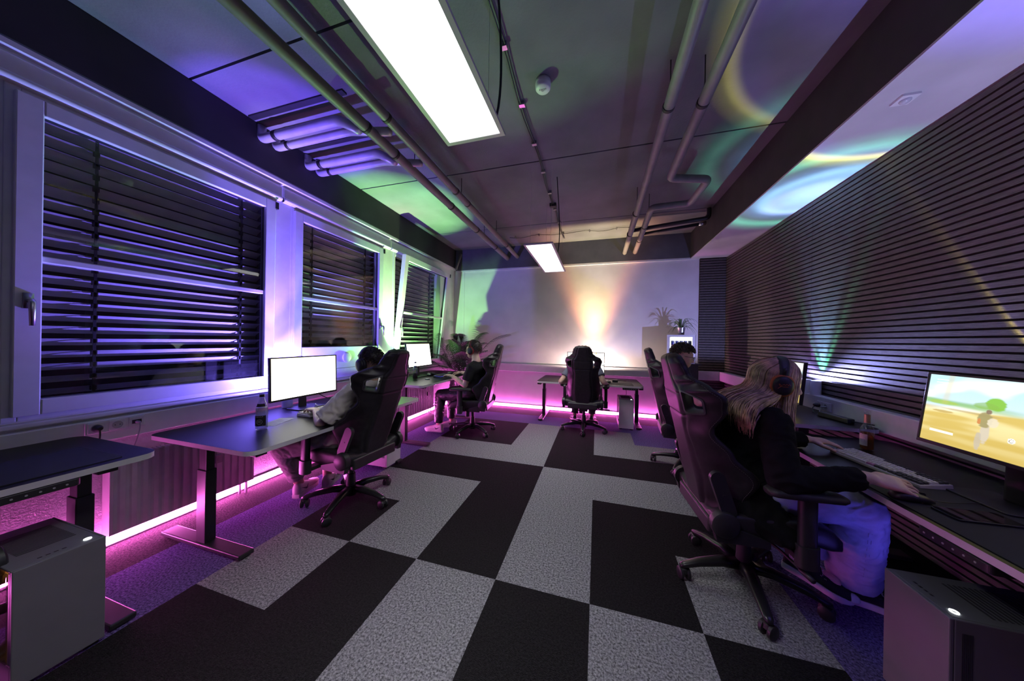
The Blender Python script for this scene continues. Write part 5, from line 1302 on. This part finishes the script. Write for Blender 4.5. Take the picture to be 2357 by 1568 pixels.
# --- person in black by the palm
J2 = dict(hip=(-.12, 2.30, .565), neck=(-.125, 2.305, 1.01), bow=(.05, 0, -.02), side=(.1, 1, 0), head=(-.187, 2.325, 1.165), look=(-.98, .02, -.14), shL=(-.125, 2.13, .93), shR=(-.115, 2.485, .93),
          elL=(-.19, 2.085, .695), wrL=(-.425, 2.165, .80), elR=(-.27, 2.60, .77), wrR=(-.505, 2.63, .80), handL=((-.93, .30, .08), (0, 0, 1)), handR=((-.99, .05, -.05), (0, 0, 1)), curl=.5,
          knL=(-.60, 2.17, .525), knR=(-.57, 2.45, .525), anL=(-.625, 2.16, .105), anR=(-.56, 2.42, .105), toeL=(-1, -.02, 0), toeR=(-.9, -.3, 0))
t2, H2, o2 = build_person('person in a black t-shirt with glasses and headset, seated in profile beside the palm', J2, SKINP)
BLT = pm('black_jersey', (.012, .012, .013), .9, var=.1, bump=.15, bs=500, spec=.2)
add_shirt(t2, J2, o2, BLT, g=.016, sleeve=.72, sr=(.066, .066, .066), amp=.005, seed=3)
add_trousers(t2, J2, o2, pm('black_coated_jeans', (.022, .02, .024), .38, var=.1), rk=.078, rh=.060, stop=.93, amp=.0045, seed=5)
add_shoe(t2, o2, (-.625, 2.155, .098), J2['toeL'], WSH, WSO, BLS); add_shoe(t2, o2, (-.555, 2.42, .098), J2['toeR'], WSH, WSO, BLS)
add_short_hair(t2, H2, o2, HAIRD, 9, front=.045, nape=-.070, thick=.022, nst=700)
headset('black headset with a red rim on the person beside the palm', H2, REDC, pm('red_rim_band', (.25, .04, .05), .5), mic=-1)
def glasses(lbl, H):
    t = thing('glasses', lbl, 'glasses', H.c); o = H.c; m = MB(); fm = pm('dark_glasses_frame', (.02, .018, .018), .3)
    for sx in (-1, 1):
        m.tube([H(sx*.033+.023*cos(a), .098, .002+.018*sin(a))-o for a in [2*pi*k/18 for k in range(18)]], .002, 6, closed=True)
        m.tube([H(sx*.056, .098, .008)-o, H(sx*.074, .08, .010)-o, H(sx*.080, .0, .006)-o], .002, 6)
    m.tube([H(-.010, .098, .004)-o, H(0, .102, .008)-o, H(.010, .098, .004)-o], .002, 6); m.build('frame', fm, t, smooth=True)
    for sx in (-1, 1):
        l = MB(); l._add([H(sx*.033+.0215*cos(a), .098, .002+.0165*sin(a))-o for a in [2*pi*k/18 for k in range(18)]], [tuple(range(18))]); l.build('lens', glass('spectacle_lens', (1, 1, 1), .08), t)
glasses('dark framed glasses on the person beside the palm', H2)
# --- person at the far desk, hidden behind the chair
J3 = dict(hip=(1.34, 2.97, .56), neck=(1.33, 2.985, .985), bow=(0, -.03, 0), side=(1, -.03, 0), head=(1.33, 3.03, 1.115), look=(.02, 1, -.12), shL=(1.145, 2.94, .91), shR=(1.515, 2.93, .93),
          elL=(1.01, 2.84, .715), wrL=(1.17, 3.06, .725), elR=(1.615, 2.77, .745), wrR=(1.655, 2.985, .705), handL=((.45, .89, 0), (0, 0, 1)), handR=((.12, .95, -.22), (.25, .1, 1)), curl=.75,
          knL=(1.24, 3.40, .53), knR=(1.47, 3.42, .53), anL=(1.18, 3.34, .10), anR=(1.455, 3.40, .10), toeL=(-.25, .97, 0), toeR=(.15, .98, 0))
t3, H3, o3 = build_person('person in a grey blue t-shirt at the far desk, mostly hidden by the chair back', J3, SKIN, .005)
add_shirt(t3, J3, o3, pm('grey_blue_jersey', (.14, .15, .20), .85, var=.05, bump=.15, bs=500), g=.014, sleeve=.62, sr=(.064, .062, .060), amp=.004, seed=4)
add_trousers(t3, J3, o3, pm('dark_joggers', (.03, .028, .03), .8), rk=.078, rh=.055, stop=.9, amp=.006, seed=6)
for an, td in (((1.18, 3.33, .098), J3['toeL']), ((1.455, 3.39, .098), J3['toeR'])): add_shoe(t3, o3, an, td, pm('dark_trainer', (.03, .03, .03), .6), pm('glow_tinted_trainer_sole', (.6, .25, .15), .5))  # orange light from the tower is painted into the sole colour
add_short_hair(t3, H3, o3, HAIRB, 6, nst=200)
# --- person with glasses and curls, right
J4 = dict(hip=(2.40, 1.955, .565), neck=(2.36, 1.955, 1.018), bow=(-.04, 0, 0), side=(-.09, -1, 0), head=(2.396, 1.964, 1.172), look=(.99, -.10, -.22), shL=(2.34, 2.13, .935), shR=(2.31, 1.78, .935),
          elL=(2.50, 2.19, .74), wrL=(2.73, 2.06, .785), elR=(2.47, 1.70, .74), wrR=(2.71, 1.63, .785), handL=((.95, -.25, -.05), (0, 0, 1)), handR=((.98, -.1, -.05), (0, 0, 1)), curl=.45,
          knL=(2.88, 2.02, .53), knR=(2.88, 1.80, .53), anL=(2.90, 2.04, .10), anR=(2.86, 1.78, .10), toeL=(1, .1, 0), toeR=(1, -.05, 0))
t4, H4, o4 = build_person('person with curly hair and glasses, face visible over the nearest chair back', J4, SKINP)
add_shirt(t4, J4, o4, BLT, g=.016, sleeve=.7, sr=(.066, .066, .064), amp=.004, seed=7)
add_trousers(t4, J4, o4, pm('dark_joggers', (.03, .028, .03), .8), stop=.92, seed=8)
for an, td in (((2.90, 2.035, .098), J4['toeL']), ((2.86, 1.78, .098), J4['toeR'])): add_shoe(t4, o4, an, td, pm('dark_trainer', (.03, .03, .03), .6), WSO)
add_short_hair(t4, H4, o4, HAIRB, 12, curl=True, front=.046, nape=-.05, thick=.014, nst=620)
glasses('dark framed glasses on the person with curly hair', H4)
# --- blonde person, nearest on the right
J5 = dict(hip=(2.235, .39, .565), neck=(2.365, .405, .985), bow=(-.05, 0, .03), side=(.05, -1, 0), head=(2.455, .412, 1.112), look=(.955, -.16, -.18), shL=(2.385, .575, .925), shR=(2.355, .225, .935), k=.95, hk=.97, handk=1.0,
          elL=(2.52, .67, .725), wrL=(2.775, .725, .735), elR=(2.335, .095, .705), wrR=(2.655, .120, .748), handL=((.97, -.08, -.06), (0, 0, 1)), handR=((.985, -.10, -.13), (-.15, -.5, 1)), curl=.34,
          knL=(2.69, .56, .52), knR=(2.74, .295, .535), anL=(2.585, .455, .175), anR=(2.80, .43, .10), toeL=(.80, -.60, -.0), toeR=(.9, -.2, 0))
t5, H5, o5 = build_person('blonde person with long hair and headset, in black with blue jeans, seated at the right', J5, SKINP, .004)
HOOD = pm('black_sweat_fabric', (.007, .007, .008), .95, var=.12, bump=.2, bs=400, spec=.15)
add_shirt(t5, J5, o5, HOOD, g=.030, sleeve=1.86, sr=(.068, .066, .064), cuff=.047, amp=.008, name='jacket', seed=11, hem=.0, collar=.965)
b = MB()   # jacket tail hanging over the seat
b.loft([((2.22, .395, .66), (.15, 0, 0), (0, .20, 0)), ((2.24, .39, .56), (.17, 0, 0), (0, .225, 0)), ((2.30, .36, .47), (.17, 0, .0), (0, .245, 0)), ((2.36, .34, .40), (.14, 0, .0), (0, .25, 0))], 30, 2.6)
put('jacket_tail', bake(b, 'jacket_tail', HOOD, .008, 3, folds(.010, 11, 3), o5), t5)
JEAN = pm('light_blue_denim', (.42, .44, .58), .85, var=.10, vs=9, bump=.25, bs=600)
jn = add_trousers(t5, J5, o5, JEAN, rk=.088, rh=.098, stop=.93, amp=.006, name='jeans', seed=9)
sm_ = MB()
kn, an = V(J5['knR']), V(J5['anR'])
for off in (.0, .012):
    pts = [kn.lerp(an, .18+.70*k/16) + V((-.028+off, -.093-.003*(k/16), 0)) - o5 for k in range(17)]
    for a_, b_ in zip(pts[::2], pts[1::2]): sm_.tube([a_, b_], .0012, 4)
sm_.build('side_seam', pm('denim_thread', (.30, .31, .42), .8), jn)
NAVY = pm('black_canvas_shoe', (.014, .013, .016), .85, bump=.2, bs=500)
add_shoe(t5, o5, (2.60, .435, .165), J5['toeL'], NAVY, WSO, None, WSO, True, R(-9), True, .275)
add_shoe(t5, o5, (2.795, .425, .098), J5['toeR'], NAVY, WSO, None, WSO, True, 0, True, .275)
headset('black headset with a dull orange rim over the long blonde hair', H5, ORANGEC, pm('black_padded_band', (.014, .014, .016), .5), mark=pm('orange_mark', (.45, .12, .03), .5), tilt=R(3))
# long hair: an under layer plus many strands parted at the crown
BLOND = pm('blonde_hair', (.50, .33, .21), .42, var=.25, vs=26, spec=.5)
rnd = random.Random(21); hb = MB()
def scalp(phi, a, g): # phi: azimuth from the face, a: 0 crown .. 1 ear level
    th = a*R(98); d = V((sin(th)*sin(phi), sin(th)*cos(phi), cos(th))); return V((d.x*(.078+g), d.y*(.098+g), d.z*(.092+g)))+V((0, -.014, .028))
def hair_end(phi, tt):
    dg = math.degrees(phi)
    if abs(dg) < 78:   # locks framing the face, hanging straight down
        s = 1 if dg > 0 else -1
        return H5(s*(.085+.03*tt), .055-.012*tt+.02*(78-abs(dg))/30, -.24-.06*tt)
    s = 1 if dg > 0 else -1; k = (abs(dg)-78)/102
    p = H5(s*(.15*(1-k)+.02), -.10-.15*k, -.20); w = V((2.155+.085*(1-k), .40-s*(.215*(1-k)+.02), .865+.06*tt)); return p.lerp(w, .92)
def strand(phi, g, j, r):
    a0 = rnd.uniform(.03, .42); P = []
    for k in range(7): a = a0+(1-a0)*k/6; P.append(H5(*scalp(phi*(.55+.45*min(1, a*1.3)), a, g)))
    e = hair_end(phi, j)+V((rnd.gauss(0, .008), rnd.gauss(0, .008), rnd.gauss(0, .014))); d = (P[-1]-P[-2]).normalized(); L_ = (e-P[-1]).length
    P += bez(P[-1], P[-1]+(d*.4+V((0, 0, -.9)))*L_*.35, e+V((-.05 if abs(phi) > 1.4 else 0, 0, L_*.46))+(P[-1]-e)*.10, e, 12)[1:]
    n = len(P); ph = rnd.uniform(0, 6); Q = []
    for k, p in enumerate(P):
        u = k/(n-1); w = .006*sin(ph+u*9)*max(0, u-.3); Q.append(p+H5.r*w+H5.f*w*.6-o5)
    hb.tube(Q, [r*(.8+.5*sin(pi*min(1, k/(n-1)*1.05))) * (1 if k < n-2 else .45) for k in range(n)], 6, flat=.55)
for k in range(1150):
    phi = rnd.uniform(R(38), R(180))*(1 if rnd.random() < .62 else -1)
    strand(phi, rnd.uniform(.004, .020), rnd.random(), rnd.uniform(.0018, .0034))
for k in range(160): strand(rnd.uniform(R(40), R(78))*(1 if rnd.random() < .65 else -1), rnd.uniform(.004, .014), rnd.random(), rnd.uniform(.0017, .003))
put('hair', hb.mesh('hair', BLOND, smooth=True), t5)
# ---------------------------------------------------------------- world, view
w = bpy.data.worlds.new('night'); S.world = w; w.use_nodes = True
w.node_tree.nodes['Background'].inputs['Color'].default_value = (.02, .022, .035, 1); w.node_tree.nodes['Background'].inputs['Strength'].default_value = .15
S.view_settings.view_transform = 'Standard'; S.view_settings.look = 'None'; S.view_settings.gamma = 1; S.view_settings.use_curve_mapping = False
S.view_settings.exposure = 0.0
c = S.cycles
c.use_denoising = True
try: c.denoiser = 'OPENIMAGEDENOISE'
except Exception: pass
c.max_bounces = 6; c.diffuse_bounces = 3; c.glossy_bounces = 3; c.transmission_bounces = 4; c.transparent_max_bounces = 8
c.caustics_reflective = False; c.caustics_refractive = False; c.sample_clamp_indirect = 4.0
